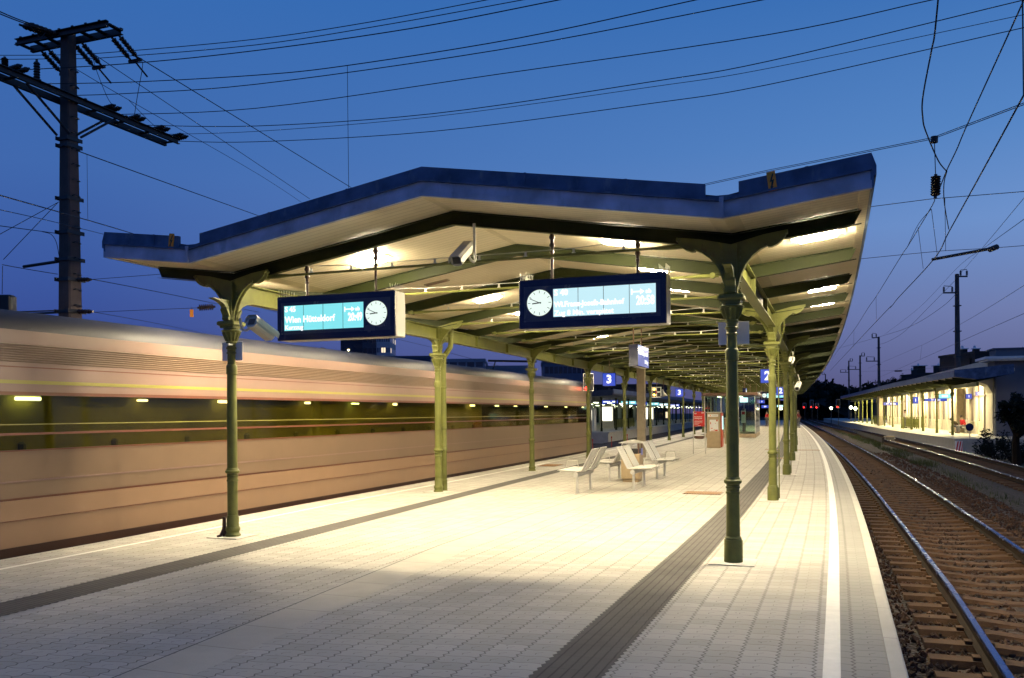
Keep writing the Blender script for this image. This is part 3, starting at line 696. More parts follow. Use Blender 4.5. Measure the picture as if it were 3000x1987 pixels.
# ------------------------------------------------------------------ signs, cameras, benches and the rest on the platform
def departure_board(M, label, clock_right, line1, line2, line3, time, small2, w=1.82, h=.60, pole_top=None, lit='screen'):
    t = thing('departure_board', label, 'departure board', M, 'hanging departure boards with clocks')
    d = .30
    b = MB(); b.bbox((0, d/2+.015, h/2), (w, d-.03, h), .012); b.obj('housing', M_['grey'], t)
    b = MB(); b.bbox((0, .006, h/2), (w+.004, .03, h+.004), .006); f = b.obj('front_frame', M_['darkblue'], t)
    b = MB(); b.box((0, -.0105, h*.50), (w*.93, .003, h*.72)); b.obj('inner_panel', M_['blueborder'], f)
    sg = 1 if clock_right else -1
    x0, x1 = (-w*.435, w*.245) if clock_right else (-w*.255, w*.435)
    zb, zt = h*.22, h*.785
    b = MB(); b.box(((x0+x1)/2, -.0135, (zb+zt)/2), (x1-x0, .003, zt-zb)); s = b.obj('screen', M_[lit], t)
    n = 4; sp = (x1-x0)/n
    b = MB(); [b.box((x0+sp*k, -.0156, (zb+zt)/2), (.006, .0012, zt-zb)) for k in range(1, n)]; b.obj('screen_joint', M_['darkblue'], s)
    T = lambda x_, z_: Matrix.Translation((x_, -.017, z_)) @ UP_Y
    hh = zt-zb
    words(line1, hh*.30, M_['glow'], s, T(x0+.012, zt-hh*.15), 'LEFT', .003)
    words(line2, hh*.37 if not small2 else hh*.27, M_['glow'], s, T(x0+.012, zb+hh*.43), 'LEFT', .003, .92 if not small2 else .95)
    words(line3, hh*.26, M_['glow'], s, T(x0+.012, zb+hh*.12), 'LEFT', .002)
    words(time, hh*.44, M_['glow'], s, T(x1-.014, zb+hh*.42), 'RIGHT', .005, .66)
    words('ab', hh*.22, M_['glow'], s, T(x1-.05, zb+hh*.74), 'RIGHT', .002)
    b = MB(); ax = x1-sp+.03; az = zb+hh*.74
    b.box((ax+.055, -.0165, az), (.11, .001, .016)); b.box((ax, -.0165, az), (.016, .001, .07)); b.add([(ax+.10, -.017, az-.035), (ax+.15, -.017, az), (ax+.10, -.017, az+.035)], [(0, 1, 2)]); b.obj('arrow', M_['glow'], s)
    cx, cz, cr = sg*w*.352, h*.52, w*.088
    b = MB(); b.lathe([(0, cr+.004), (.004, cr+.004)], 48, Matrix.Translation((cx, -.012, cz)) @ Matrix.Rotation(PI/2, 4, 'X')); b.obj('clock_rim', M_['green'], t)
    b = MB(); b.lathe([(0, cr), (.003, cr)], 48, Matrix.Translation((cx, -.0162, cz)) @ Matrix.Rotation(PI/2, 4, 'X')); c = b.obj('clock_face', M_['clockface'], t)
    b = MB()
    for k in range(12):
        b.box((0, 0, cr*.83), (.006, .0012, cr*.20), Matrix.Translation((cx, -.0200, cz)) @ Matrix.Rotation(k*PI/6, 4, 'Y'))
    b.obj('dial_marking', M_['black'], c)
    for nm, ang, ln, wd in (('hour_hand', 8+49/60, .58, .014), ('minute_hand', 49/5, .86, .008)):
        b = MB(); b.box((0, 0, cr*(ln-.14)/2), (wd, .0012, cr*(ln+.14)), Matrix.Translation((cx, -.0225-(.002 if ln > .6 else 0), cz)) @ Matrix.Rotation(ang*PI/6, 4, 'Y')); b.obj(nm, M_['black'], c)
    for px in (-w*.29, w*.30):
        zt_ = pole_top(px)-h_base(M)
        b = MB(); b.lathe([(h, .026), (h+.03, .026), (h+.031, .017), (zt_-.24, .017), (zt_-.235, .028), (zt_-.21, .028), (zt_-.205, .02), (zt_-.17, .02), (zt_-.15, .036), (zt_-.13, .036), (zt_-.11, .022), (zt_-.07, .022), (zt_-.05, .038), (zt_-.03, .038), (zt_-.01, .026), (zt_+.02, .026)], 10, Matrix.Translation((px, d/2, 0)))
        b.obj('hanging_pole', M_['darkpole'], t, True)
    for px in (-w/2+.045, w/2-.045):
        b = MB()
        for k in range(5):
            y_ = .03+k*.06
            for q in (-.035, .035): b.tube([(px+q, y_, h), (px+q*1.2, y_, h+.10)], .003, 4)
            b.tube([(px-.04, y_, h+.045), (px+.04, y_, h+.045)], .0025, 4)
        b.obj('bird_spikes', M_['steel'], t)
    return t
h_base = lambda M: M.translation.z
departure_board(FR(-.05, -1.75, 2.722), 'departure board for the 20:49 train, clock on its right end', True, 'S 45', 'Wien Hütteldorf', 'Kurzzug', '20:49', False, pole_top=lambda px: soff(0, -1.75+px)-.17)
departure_board(FR(-.05, 1.80, 2.738), 'departure board for the delayed 20:58 train, clock on its left end', False, 'S 40', 'Wi.Franz-Josefs-Bahnhof', 'Zug 8 Min. verspätet', '20:58', True, pole_top=lambda px: soff(0, 1.80+px)-.17, lit='screenpale')
departure_board(FR(59, 1.9, 2.6), 'small distant departure board deep under the canopy behind the glass shelter', False, 'S 40', 'Wi.Franz-Josefs-Bahnhof', 'Zug 8 Min. verspätet', '20:58', True, pole_top=lambda px: soff(0, 1.9+px)-.05)

def cctv(front, rear, label, arm, size=.15):
    """camera housing from its rear end to its lens end, on a bent arm given in world points"""
    d = (front-rear).normalized(); L = (front-rear).length; x_ = d.cross(Vector((0, 0, 1))).normalized(); z_ = x_.cross(d)
    M = Matrix.Translation((front+rear)/2) @ Matrix((x_, d, z_)).transposed().to_4x4()
    t = thing('security_camera', label, 'security camera', M, 'security cameras on the platform'); k = size/.15
    oc = [(-.075, -.035), (-.045, -.07), (.045, -.07), (.075, -.035), (.075, .04), (.05, .07), (-.05, .07), (-.075, .04)]
    b = MB(); b.prism([(a*k, c*k) for a, c in oc], L); b.obj('housing', M_['camgrey'], t)
    b = MB(); P = [(-.083, -.01), (-.083, .046), (-.056, .078), (.056, .078), (.083, .046), (.083, -.01)]; Q = [(a*.93, c*.93) for a, c in P]
    b.prism([(a*k, c*k) for a, c in P+Q[::-1]], L+.10, Matrix.Translation((0, .02, 0))); b.obj('sun_shield', M_['camgrey'], t)
    b = MB(); b.box((0, L/2+.002, -.002), (.10*k, .01, .085*k)); b.obj('lens_window', M_['black'], t)
    b = MB(); b.box((0, -L/2-.002, 0), (.09*k, .008, .075*k)); b.obj('rear_cover', M_['brown'], t)
    I = M.inverted(); b = MB(); b.tube([I @ p for p in arm], .017, 8); b.obj('arm', M_['camgrey'], t)
    return t
f, r = AT(791, 983, 11.62), AT(738, 943, 11.30); m = f.lerp(r, .33)
cctv(f, r, 'cream security camera on the left front column, pointing down the platform', [AT(704, 935, 11.7), AT(706, 955, 11.6), AT(712, 967, 11.5), AT(722, 968, 11.4), AT(732, 962, 11.36), AT(741, 955, 11.36)], .17)
f, r = AT(1338, 763, 10.55), AT(1371, 726, 10.95)
cctv(f, r, 'grey security camera hanging under the ridge between the two departure boards', [AT(1374, 752, 10.80), AT(1381, 764, 10.82), AT(1388, 768, 10.85), AT(1393, 760, 10.88), AT(1391, 740, 10.9), AT(1389, 655, 10.92)], .15)
f, r = AT(2306, 1068, 24.2), AT(2319, 1054, 24.7)
cctv(f, r, 'security camera over the right column row, beside the third column', [AT(2318, 1062, 24.6), AT(2323, 1064, 24.7), AT(2324, 1050, 24.7), AT(2323, 1030, 24.7)], .16)
f, r = AT(2335, 1139, 31.0), AT(2341, 1125, 31.5)
cctv(f, r, 'bright white security camera over the fourth column of the right row', [AT(2340, 1130, 31.4), AT(2343, 1122, 31.4), AT(2341, 1110, 31.4), AT(2338, 1098, 31.4)], .16)

def column_plate(s, lat, label):
    t = thing('sign_plate', label, 'sign', FR(s, lat, 2.47))
    b = MB(); b.bbox((0, .10, .13), (.345, .006, .262), .002); b.obj('plate', M_['plate'], t)
    b = MB(); b.box((.0, .09, .13), (.05, .012, .24)); b.obj('mounting_bar', M_['black'], t)
    b = MB(); b.lathe([(.205, .066), (.207, .068), (.225, .068), (.227, .066)], 16); b.box((.05, -.045, .216), (.03, .03, .03)); b.obj('clamp', M_['steel'], t)
column_plate(-.2, cl_l(0)+.02, 'back of a grey sign plate clamped to the left front column')
column_plate(-.02, CR, 'back of a grey sign plate clamped to the dark right front column')
for lat, lab in ((CR+.50, 'orange high voltage warning plate on the right wing of the fascia'), (cl_l(0)-.28, 'orange high voltage warning plate on the left wing of the fascia')):
    M = FR(SF, lat, soff(SF, lat)+.25) @ Matrix.Translation((0, -.028, 0)) @ Matrix.Rotation(-math.atan(.12)*(1 if lat > 0 else -1), 4, 'Y')
    t = thing('warning_plate', lab, 'warning sign', M); b = MB(); b.bbox((0, 0, 0), (.085, .008, .20), .002); p = b.obj('plate', M_['orange'], t)
    b = MB(); b.prism([(.012, .075), (-.022, -.008), (-.002, -.004), (-.016, -.055), (-.024, -.045), (-.012, -.085), (.012, -.055), (.002, -.055), (.024, .016), (.002, .010), (.026, .075)], .001, Matrix.Translation((0, -.0052, 0))); b.obj('lightning_bolt', M_['black'], p)

# station name sign, end towards the camera
def name_sign(M, label, lines, length=1.42, h=.535, drop=1.0, group='blue station name signs'):
    t = thing('station_name_sign', label, 'station sign', M, group)
    b = MB(); b.bbox((0, length/2, h/2), (.15, length, h), .008); b.obj('housing', M_['grey'], t)
    b = MB(); b.box((0, -.004, h/2), (.22, .02, h)); 
    for sg in (-1, 1): b.box((sg*.095, length/2, h/2), (.022, length+.02, h+.01))
    b.obj('frame', M_['darkblue'], t)
    for sg in (-1, 1):
        b = MB(); b.box((sg*.108, length/2, h/2), (.004, length-.02, h-.02)); f = b.obj('face', M_['paleblue'], t)
        for k, (txt, sz, zz, yy, al, sq) in enumerate(lines):
            R = Matrix.Rotation(PI/2 if sg > 0 else -PI/2, 4, 'Z')
            y_ = yy if sg > 0 else length-yy
            words(txt, sz, M_['glow'], f, Matrix.Translation((sg*.112, y_, zz)) @ R @ UP_Y, al, .0015, sq)
    for y_ in (.02, length*.72):
        b = MB(); b.tube([(0, y_, h), (0, y_, h+drop)], .016, 8); b.obj('hanging_pole', M_['brown'], t)
name_sign(FR(10.75, .02, 2.83), 'blue station name sign hung lengthwise in front of the square concrete pillar', [('Wien Heiligenstadt', .165, .34, .06, 'LEFT', .96), ('Döbling', .14, .14, 1.30, 'RIGHT', 1.0)], drop=.9)
name_sign(FR(52, .1, 2.8), 'small distant blue station name sign deep under the canopy, beside the dark front column', [('Wien Heiligenstadt', .205, .33, .05, 'LEFT', .80)], drop=.9)
def number_sign(u, v0, v1, num, label, h=.48, w=None):
    Y = h*FPX/(v1-v0); p = AT(u, v1, Y); s = max(0, (p.y-11)/.945); M = Matrix.Translation(p) @ Matrix.Rotation(-_th(s)*.9, 4, 'Z'); w = w or h
    t = thing('platform_number_sign', label, 'platform sign', M, 'backlit platform number signs')
    b = MB(); b.bbox((0, .06, h/2), (w+.02, .12, h+.02), .006); b.obj('housing', M_['darkblue'], t)
    b = MB(); b.box((0, -.003, h/2), (w-.01, .004, h-.01)); f = b.obj('face', M_['bluesign'], t)
    words(num, h*.88, M_['glow'], f, Matrix.Translation((0, -.008, h*.5)) @ UP_Y, 'CENTER', .018)
    b = MB(); b.tube([(0, .06, h), (0, .06, max(h+.05, 3.75-p.z))], .013, 6); b.obj('hanging_pole', M_['brown'], t)
number_sign(1784.5, 1093.5, 1131, '3', 'nearest blue platform sign with a white 3, left of the station name sign')
number_sign(1990.5, 1139.5, 1162, '3', 'middle blue platform sign with a white 3, left of the red board')
number_sign(2080.5, 1158.5, 1175.5, '3', 'farthest small blue platform sign with a white 3, above the beige machine')
number_sign(2249, 1082, 1122, '2', 'nearest blue platform sign with a white 2, half behind the second right column')
number_sign(2287, 1134, 1158, '2', 'middle blue platform sign with a white 2, half behind the third right column')
number_sign(2293, 1160, 1173, '2', 'farthest small blue platform sign with a white 2, under the middle one')

# departure signal with two orange lamps, bell beside it
def start_signal():
    Y = 44; M = Matrix.Translation(AT(1923.5, 1165, Y)) @ Matrix.Rotation(-.3, 4, 'Z'); k = Y/FPX; w, h = 28*k, 31*k
    t = thing('platform_signal', 'framed platform signal with two glowing orange lamps hanging among the left columns', 'signal', M)
    b = MB(); b.box((0, .08, h/2), (w, .14, h)); b.obj('housing', M_['black'], t)
    b = MB()
    for c, d in (((0, 0, .02), (w, .05, .04)), ((0, 0, h-.02), (w, .05, .04)), ((-w/2+.02, 0, h/2), (.04, .05, h-.082)), ((w/2-.02, 0, h/2), (.04, .05, h-.082))): b.box(c, d)
    b.obj('white_frame', M_['white'], t)
    b = MB(); b.box((0, .002, h*.75), (.045, .02, h*.32)); b.box((0, .002, h*.22), (.045, .02, h*.28)); b.box((w*.2, .002, h*.52), (w*.38, .02, .05)); b.obj('white_bars', M_['white'], t)
    b = MB(); b.box((0, .002, h*.5), (.05, .022, .12)); b.obj('red_bar', M_['red'], t)
    for z in (.25, .78): b = MB(); b.lathe([(0, .055), (.02, .05)], 14, Matrix.Translation((-w*.24, .005, h*z)) @ Matrix.Rotation(PI/2, 4, 'X')); b.obj('orange_lamp', M_['orangelight'], t)
    b = MB(); b.tube([(0, .08, h), (0, .08, h+.45)], .02, 6); b.obj('hanging_pole', M_['brown'], t)
start_signal()
def loudspeaker():
    t = thing('loudspeaker', 'pale horn loudspeaker beside the orange lit platform signal', 'loudspeaker', Matrix.Translation(AT(1944, 1152, 44.5)))
    b = MB(); b.lathe([(-.17, .16), (-.12, .145), (.0, .07), (.12, .04), (.2, .035)], 16, Matrix.Rotation(math.radians(-14), 4, 'Y')); b.obj('horn', M_['grey'], t, True)
    b = MB(); b.tube([(0, 0, .18), (0, 0, .6)], .015, 6); b.obj('bracket', M_['brown'], t)
loudspeaker()

# square pillar standing among the left columns
def pillar():
    t = thing('concrete_pillar', 'square raw concrete pillar behind the benches reaching into the ceiling', 'pillar', FR(22.1, -1.93))
    b = MB(); b.bbox((0, 0, 2.07), (.29, .29, 4.12), .012); b.obj('shaft', M_['concrete'], t)
pillar()

def bench(s, lat, flip, label):
    M = FR(s, lat, 0, PI if flip else 0)
    t = thing('bench', label, 'bench', M, 'slatted steel benches round the litter bin')
    # local: y along the bench, seat out to +x, back leaning to -x
    L = 1.12
    b = MB(); b.tube([(0, -.12, .40), (0, L+.12, .40)], .052, 14); b.obj('beam_tube', M_['steel'], t, True)
    for y_ in (0, L):
        b = MB(); b.lathe([(0, .055), (.012, .055), (.013, .030), (.37, .030)], 12, Matrix.Translation((0, y_, 0))); b.obj('leg', M_['steel'], t)
    for i, y0 in enumerate((-.12, .60)):
        b = MB()
        for k in range(3):
            y_ = y0+.10+k*.205
            b.bbox((.15, 0, 0), (.50, .168, .02), .004, Matrix.Translation((0, y_, .475)) @ Matrix.Rotation(math.radians(-2), 4, 'Y'))
        b.obj('seat', M_['grey'], t)
        b = MB()
        for k in range(3):
            y_ = y0+.10+k*.205
            b.bbox((0, 0, .265), (.02, .168, .53), .004, Matrix.Translation((-.115, y_, .472)) @ Matrix.Rotation(math.radians(-27), 4, 'Y'))
        b.obj('backrest', M_['grey'], t)
        b = MB()
        for y_ in (y0+.20, y0+.41): b.tube([(.40, y_, .452), (.06, y_, .450), (-.10, y_, .452), (-.155, y_, .50), (-.31, y_, .82)], .014, 6)
        b.obj('seat_bracket', M_['steel'], t)
    for y_ in (.58,):
        b = MB(); b.tube([(.10, y_, .48), (.14, y_, .67), (.36, y_, .675), (.40, y_, .48)], .008, 6); b.obj('armrest', M_['steel'], t)
bench(8.55, -.52, True, 'front left slatted steel bench, its back to the viewer and seat to the train')
bench(8.53, .46, False, 'front right slatted steel bench, seat facing the right platform edge')
bench(11.87, .38, False, 'rear right slatted steel bench beyond the litter bin')
bench(11.79, -.59, True, 'rear left slatted steel bench half hidden behind the front benches')
def litter_bin():
    t = thing('litter_bin', 'beige litter bin with small roof between the four benches', 'litter bin', FR(10.85, -.05))
    b = MB(); b.bbox((0, 0, .035), (.40, .40, .06), .01); b.obj('plinth', M_['vend'], t)
    b = MB(); b.bbox((0, 0, .38), (.46, .46, .62), .02); b.obj('body', M_['vend'], t)
    for x_ in (-.2, .2):
        for y_ in (-.2, .2): b = MB(); b.box((x_, y_, .82), (.025, .025, .26)); b.obj('post', M_['brown'], t)
    b = MB(); b.prism([(-.28, .95), (.28, .95), (.28, .965), (0, 1.03), (-.28, .965)], .52); b.obj('roof', M_['steel'], t)
    b = MB(); b.bbox((0, 0, .75), (.36, .36, .12), .01); b.obj('liner', M_['black'], t)
    b = MB(); b.box((.232, .05, .74), (.004, .12, .16)); b.obj('sticker', M_['paleblue'], t)
litter_bin()
def smoking_board():
    M = FR(25.4, -.18); w = .43
    t = thing('smoking_area_board', 'red smoking area board on two posts with an ashtray bowl', 'notice board', M)
    for x_ in (-w/2-.02, w/2+.02): b = MB(); b.tube([(x_, 0, 0), (x_, 0, 1.72)], .018, 8); b.obj('post', M_['steel'], t)
    b = MB(); b.bbox((0, 0, 1.41), (w, .03, .60), .006); p = b.obj('panel', M_['red'], t)
    T = lambda x_, z_: Matrix.Translation((x_, -.018, z_)) @ UP_Y
    words('Raucherzone', .068, M_['white'], p, T(-.19, 1.50), 'LEFT', .0015, .85); words('Smoking area', .068, M_['white'], p, T(-.19, 1.435), 'LEFT', .0015, .82)
    for k, (z, wd) in enumerate(((1.33, .34), (1.305, .30), (1.26, .32), (1.235, .2), (1.18, .16))):
        b = MB(); b.box((-.19+wd/2, -.0165, z), (wd, .002, .009)); b.obj('text_line', M_['white'], p)
    b = MB(); b.box((-.145, -.0165, 1.63), (.08, .002, .035)); b.obj('text_line', M_['white'], p)
    b = MB(); b.box((-.145, -.0165, 1.667), (.07, .002, .03)); b.obj('emblem', M_['black'], p); b = MB(); b.box((.14, -.0165, 1.66), (.10, .002, .03)); b.obj('emblem', M_['white'], p)
    b = MB(); b.prism([(-.12, 1.115), (-.03, 1.14), (.08, 1.145), (.06, 1.13), (-.02, 1.122)], .002, Matrix.Translation((0, -.0165, 0))); b.obj('emblem', M_['white'], p)
    b = MB(); b.lathe([(.60, .05), (.615, .17), (.70, .195), (.735, .195), (.735, .18)], 22); b.obj('ashtray_bowl', M_['brown'], t, True)
    b = MB(); b.lathe([(.74, .195), (.75, .19), (.755, .05)], 22); b.obj('ashtray_grid', M_['steel'], t)
    b = MB(); b.tube([(-w/2-.02, 0, .72), (w/2+.02, 0, .72)], .012, 6); b.tube([(-w/2-.02, 0, .22), (w/2+.02, 0, .22)], .008, 6); b.obj('crossbar', M_['steel'], t)
smoking_board()
def machine(s, lat, label, w=.62, d=1.0, h=1.66, dress=True):
    t = thing('vending_machine', label, 'vending machine', FR(s, lat))
    b = MB(); b.bbox((0, d/2, h/2+.01), (w, d, h-.02), .012); b.obj('cabinet', M_['vend'], t)
    b = MB(); b.bbox((0, d/2, h+.012), (w+.05, d+.05, .03), .006); b.obj('top_cover', M_['grey'], t)
    if not dress: return t
    b = MB(); b.box((-.02, -.004, h-.135), (w*.76, .008, .115)); p = b.obj('name_plate', M_['white'], t)
    b = MB(); b.lathe([(0, .03), (.004, .03)], 12, Matrix.Translation((-.14, -.009, h-.135)) @ Matrix.Rotation(PI/2, 4, 'X')); b.obj('emblem', M_['orange'], p)
    b = MB(); b.box((.06, -.009, h-.135), (.24, .003, .03)); b.obj('text_line', M_['grey'], p)
    b = MB(); b.box((.02, -.004, 1.06), (w*.64, .008, .54)); q = b.obj('poster', M_['white'], t)
    for c, dd in (((.16, -.009, 1.29), (.07, .003, .08)), ((.13, -.009, .83), (.13, .003, .07)), ((-.13, -.009, 1.17), (.035, .003, .11)), ((-.08, -.009, .93), (.09, .003, .03)), ((.0, -.009, .81), (.22, .003, .02)), ((.09, -.009, 1.16), (.03, .003, .03)), ((.03, -.009, .86), (.03, .003, .05))):
        b = MB(); b.box(c, dd); b.obj('red_shape', M_['vendred'], q)
    b = MB(); b.prism([(-.15, 1.02), (-.06, 1.12), (.03, 1.17), (.1, 1.15), (.02, 1.09), (-.05, 1.0), (-.1, .97)], .002, Matrix.Translation((0, -.009, 0))); b.obj('faint_shape', M_['plate'], q)
    b = MB(); b.bbox((w/2+.03, d/2, h/2+.02), (.055, d*.94, h-.06), .012); f = b.obj('front_door', M_['vendred'], t)
    b = MB(); b.box((w/2+.06, d*.55, 1.18), (.006, d*.62, .62)); b.obj('display_window', M_['cyanbox'], f)
    b = MB(); b.box((w/2+.06, d*.5, .48), (.006, .3, .16)); b.obj('delivery_slot', M_['red'], f)
machine(31.0, -.15, 'beige vending machine with a red front and white poster near the smoking board')
machine(36.2, .28, 'plain low beige machine half hidden behind the poster machine', .7, .8, 1.35, False)

# drain and service grates let into the pavers
def grate(s, lat, w, l, label):
    t = thing('floor_grate', label, 'floor grate', FR(s, lat), 'rusty floor grates')
    b = MB(); b.box((0, 0, .005), (w+.04, l+.04, .006)); b.obj('frame', M_['brown'], t)
    b = MB(); n = 14
    for k in range(n): b.box((-w/2+w*(k+.5)/n, 0, .0115), (w/n*.62, l, .006))
    b.obj('grid', M_['grate'], t)
grate(8.2, 2.0, .74, .55, 'rusty floor grate right of the front benches'); grate(16.7, -3.9, .55, .95, 'rusty floor grate near the third left column')
grate(22.5, 3.05, .8, .3, 'thin floor grate behind the second right column'); grate(29.5, 4.0, .95, .35, 'thin rusty floor grate beside the fifth right column'); grate(30, 2.5, .6, .3, 'thin floor grate farther along the right tactile strip')

def glass_shelter():
    M = FR(48.0, -.62); w, d, h = 3.3, 7.0, 2.75
    t = thing('glass_shelter', 'glass walled shelter with a brown flat roof in the middle of the platform', 'shelter', M)
    b = MB(); b.bbox((0, d/2, .13), (w, d, .25), .02); b.obj('plinth', M_['vend'], t)
    b = MB(); b.bbox((0, d/2, h+.09), (w+.25, d+.25, .20), .02); b.obj('roof', M_['brown'], t)
    for x_ in (-w/2+.04, -w/6, w/6, w/2-.04):
        for y_ in (.04, d-.04): b = MB(); b.box((x_, y_, (h+.25)/2), (.06, .06, h-.27)); b.obj('frame_post', M_['steel'], t)
    for y_ in (d*.33, d*.66):
        for x_ in (-w/2+.04, w/2-.04): b = MB(); b.box((x_, y_, (h+.25)/2), (.06, .06, h-.27)); b.obj('frame_post', M_['steel'], t)
    for c, dd in (((0, .04, 1.5), (w-.14, .012, h-.3)), ((0, d-.04, 1.5), (w-.14, .012, h-.3)), ((-w/2+.04, d/2, 1.5), (.012, d-.14, h-.3)), ((w/2-.04, d/2, 1.5), (.012, d-.14, h-.3))):
        b = MB(); b.box(c, dd); b.obj('glass_wall', M_['glasspane'], t)
    b = MB(); b.box((.7, d*.6, 1.1), (.12, 2.2, 1.6)); b.obj('inner_panel', M_['brown'], t)
    b = MB(); b.bbox((.05, d*.45, .55), (.45, 2.6, .5), .02); b.obj('inner_bench', M_['steel'], t)
    for x_ in (-.9, .55): b = MB(); b.box((x_, d/2, h-.04), (.09, 2.6, .05)); b.obj('ceiling_tube', M_['tube'], t)
    b = MB(); b.box((.9, -.02, h-.3), (.5, .03, .3)); b.obj('lit_notice', M_['cyanbox'], t)
    b = MB(); b.box((.85, .3, 1.35), (.28, .03, .8)); b.obj('poster', M_['white'], t); b = MB(); b.box((.85, .28, 1.6), (.2, .012, .2)); b.obj('poster_picture', M_['red'], t)
glass_shelter()
def stair_railing(s, lat, l, label):
    t = thing('stair_railing', label, 'railing', FR(s, lat), 'green stair railings on the platform')
    b = MB(); b.tube([(0, 0, 1.05), (0, l, 1.05)], .03, 8); b.obj('handrail', M_['green'], t)
    for k in range(int(l/1.2)+1): b = MB(); b.box((0, k*1.2, .52), (.06, .06, 1.03)); b.obj('post', M_['green'], t)
    b = MB()
    for k in range(int(l/.13)): b.tube([(0, .06+k*.13, .12), (0, .10+k*.13, .45), (0, .02+k*.13, .7), (0, .06+k*.13, .98)], .012, 4)
    b.tube([(0, 0, .12), (0, l, .12)], .018, 6); b.obj('grille', M_['green'], t)
stair_railing(50, 2.75, 9.6, 'green ornamental stair railing right of the glass shelter')
def small_sign(u0, v0, u1, v1, Y, mname, label, txt=None, cat='sign', group='small lit signs under the far canopy', z_top=3.7):
    a, b_ = AT(u0, v1, Y), AT(u1, v0, Y); w, h = b_.x-a.x, b_.z-a.z
    t = thing('hanging_sign', label, cat, Matrix.Translation(a+Vector((w/2, 0, 0))), group)
    b = MB(); b.box((0, .07, h/2), (w, .12, h)); b.obj('housing', M_['darkblue'], t)
    b = MB(); b.box((0, .004, h/2), (w*.97, .008, h*.95)); f = b.obj('face', M_[mname], t)
    if txt: words(txt, h*.6, M_['glow'], f, Matrix.Translation((0, -.006, h/2)) @ UP_Y, 'CENTER', .01)
    b = MB(); b.tube([(0, .07, h), (0, .07, max(h+.1, z_top-a.z))], .015, 6); b.obj('hanging_pole', M_['brown'], t)
small_sign(2192, 1155, 2206, 1160.5, 61, 'greensign', 'small green exit sign above the glass shelter roof')
small_sign(2224, 1172, 2240, 1182, 66, 'bluesign', 'blue lit sign left of the distant departure board', '3')
small_sign(2231, 1187, 2252, 1196, 72, 'bluesign', 'long blue direction sign under the distant departure board', '2-3')
small_sign(2210, 1166, 2224, 1178, 64, 'cyanbox', 'pale cyan lit panel at the corner of the glass shelter roof')
small_sign(2276, 1187, 2294, 1193, 80, 'cyanbox', 'narrow pale lit panel behind the third right column')
small_sign(2282, 1195, 2292, 1201, 90, 'tube', 'tiny white lit sign behind the third right column')
small_sign(2150, 1176, 2160, 1184, 64, 'bluesign', 'blue lit sign reflected hue beside the shelter corner post, left', '1')
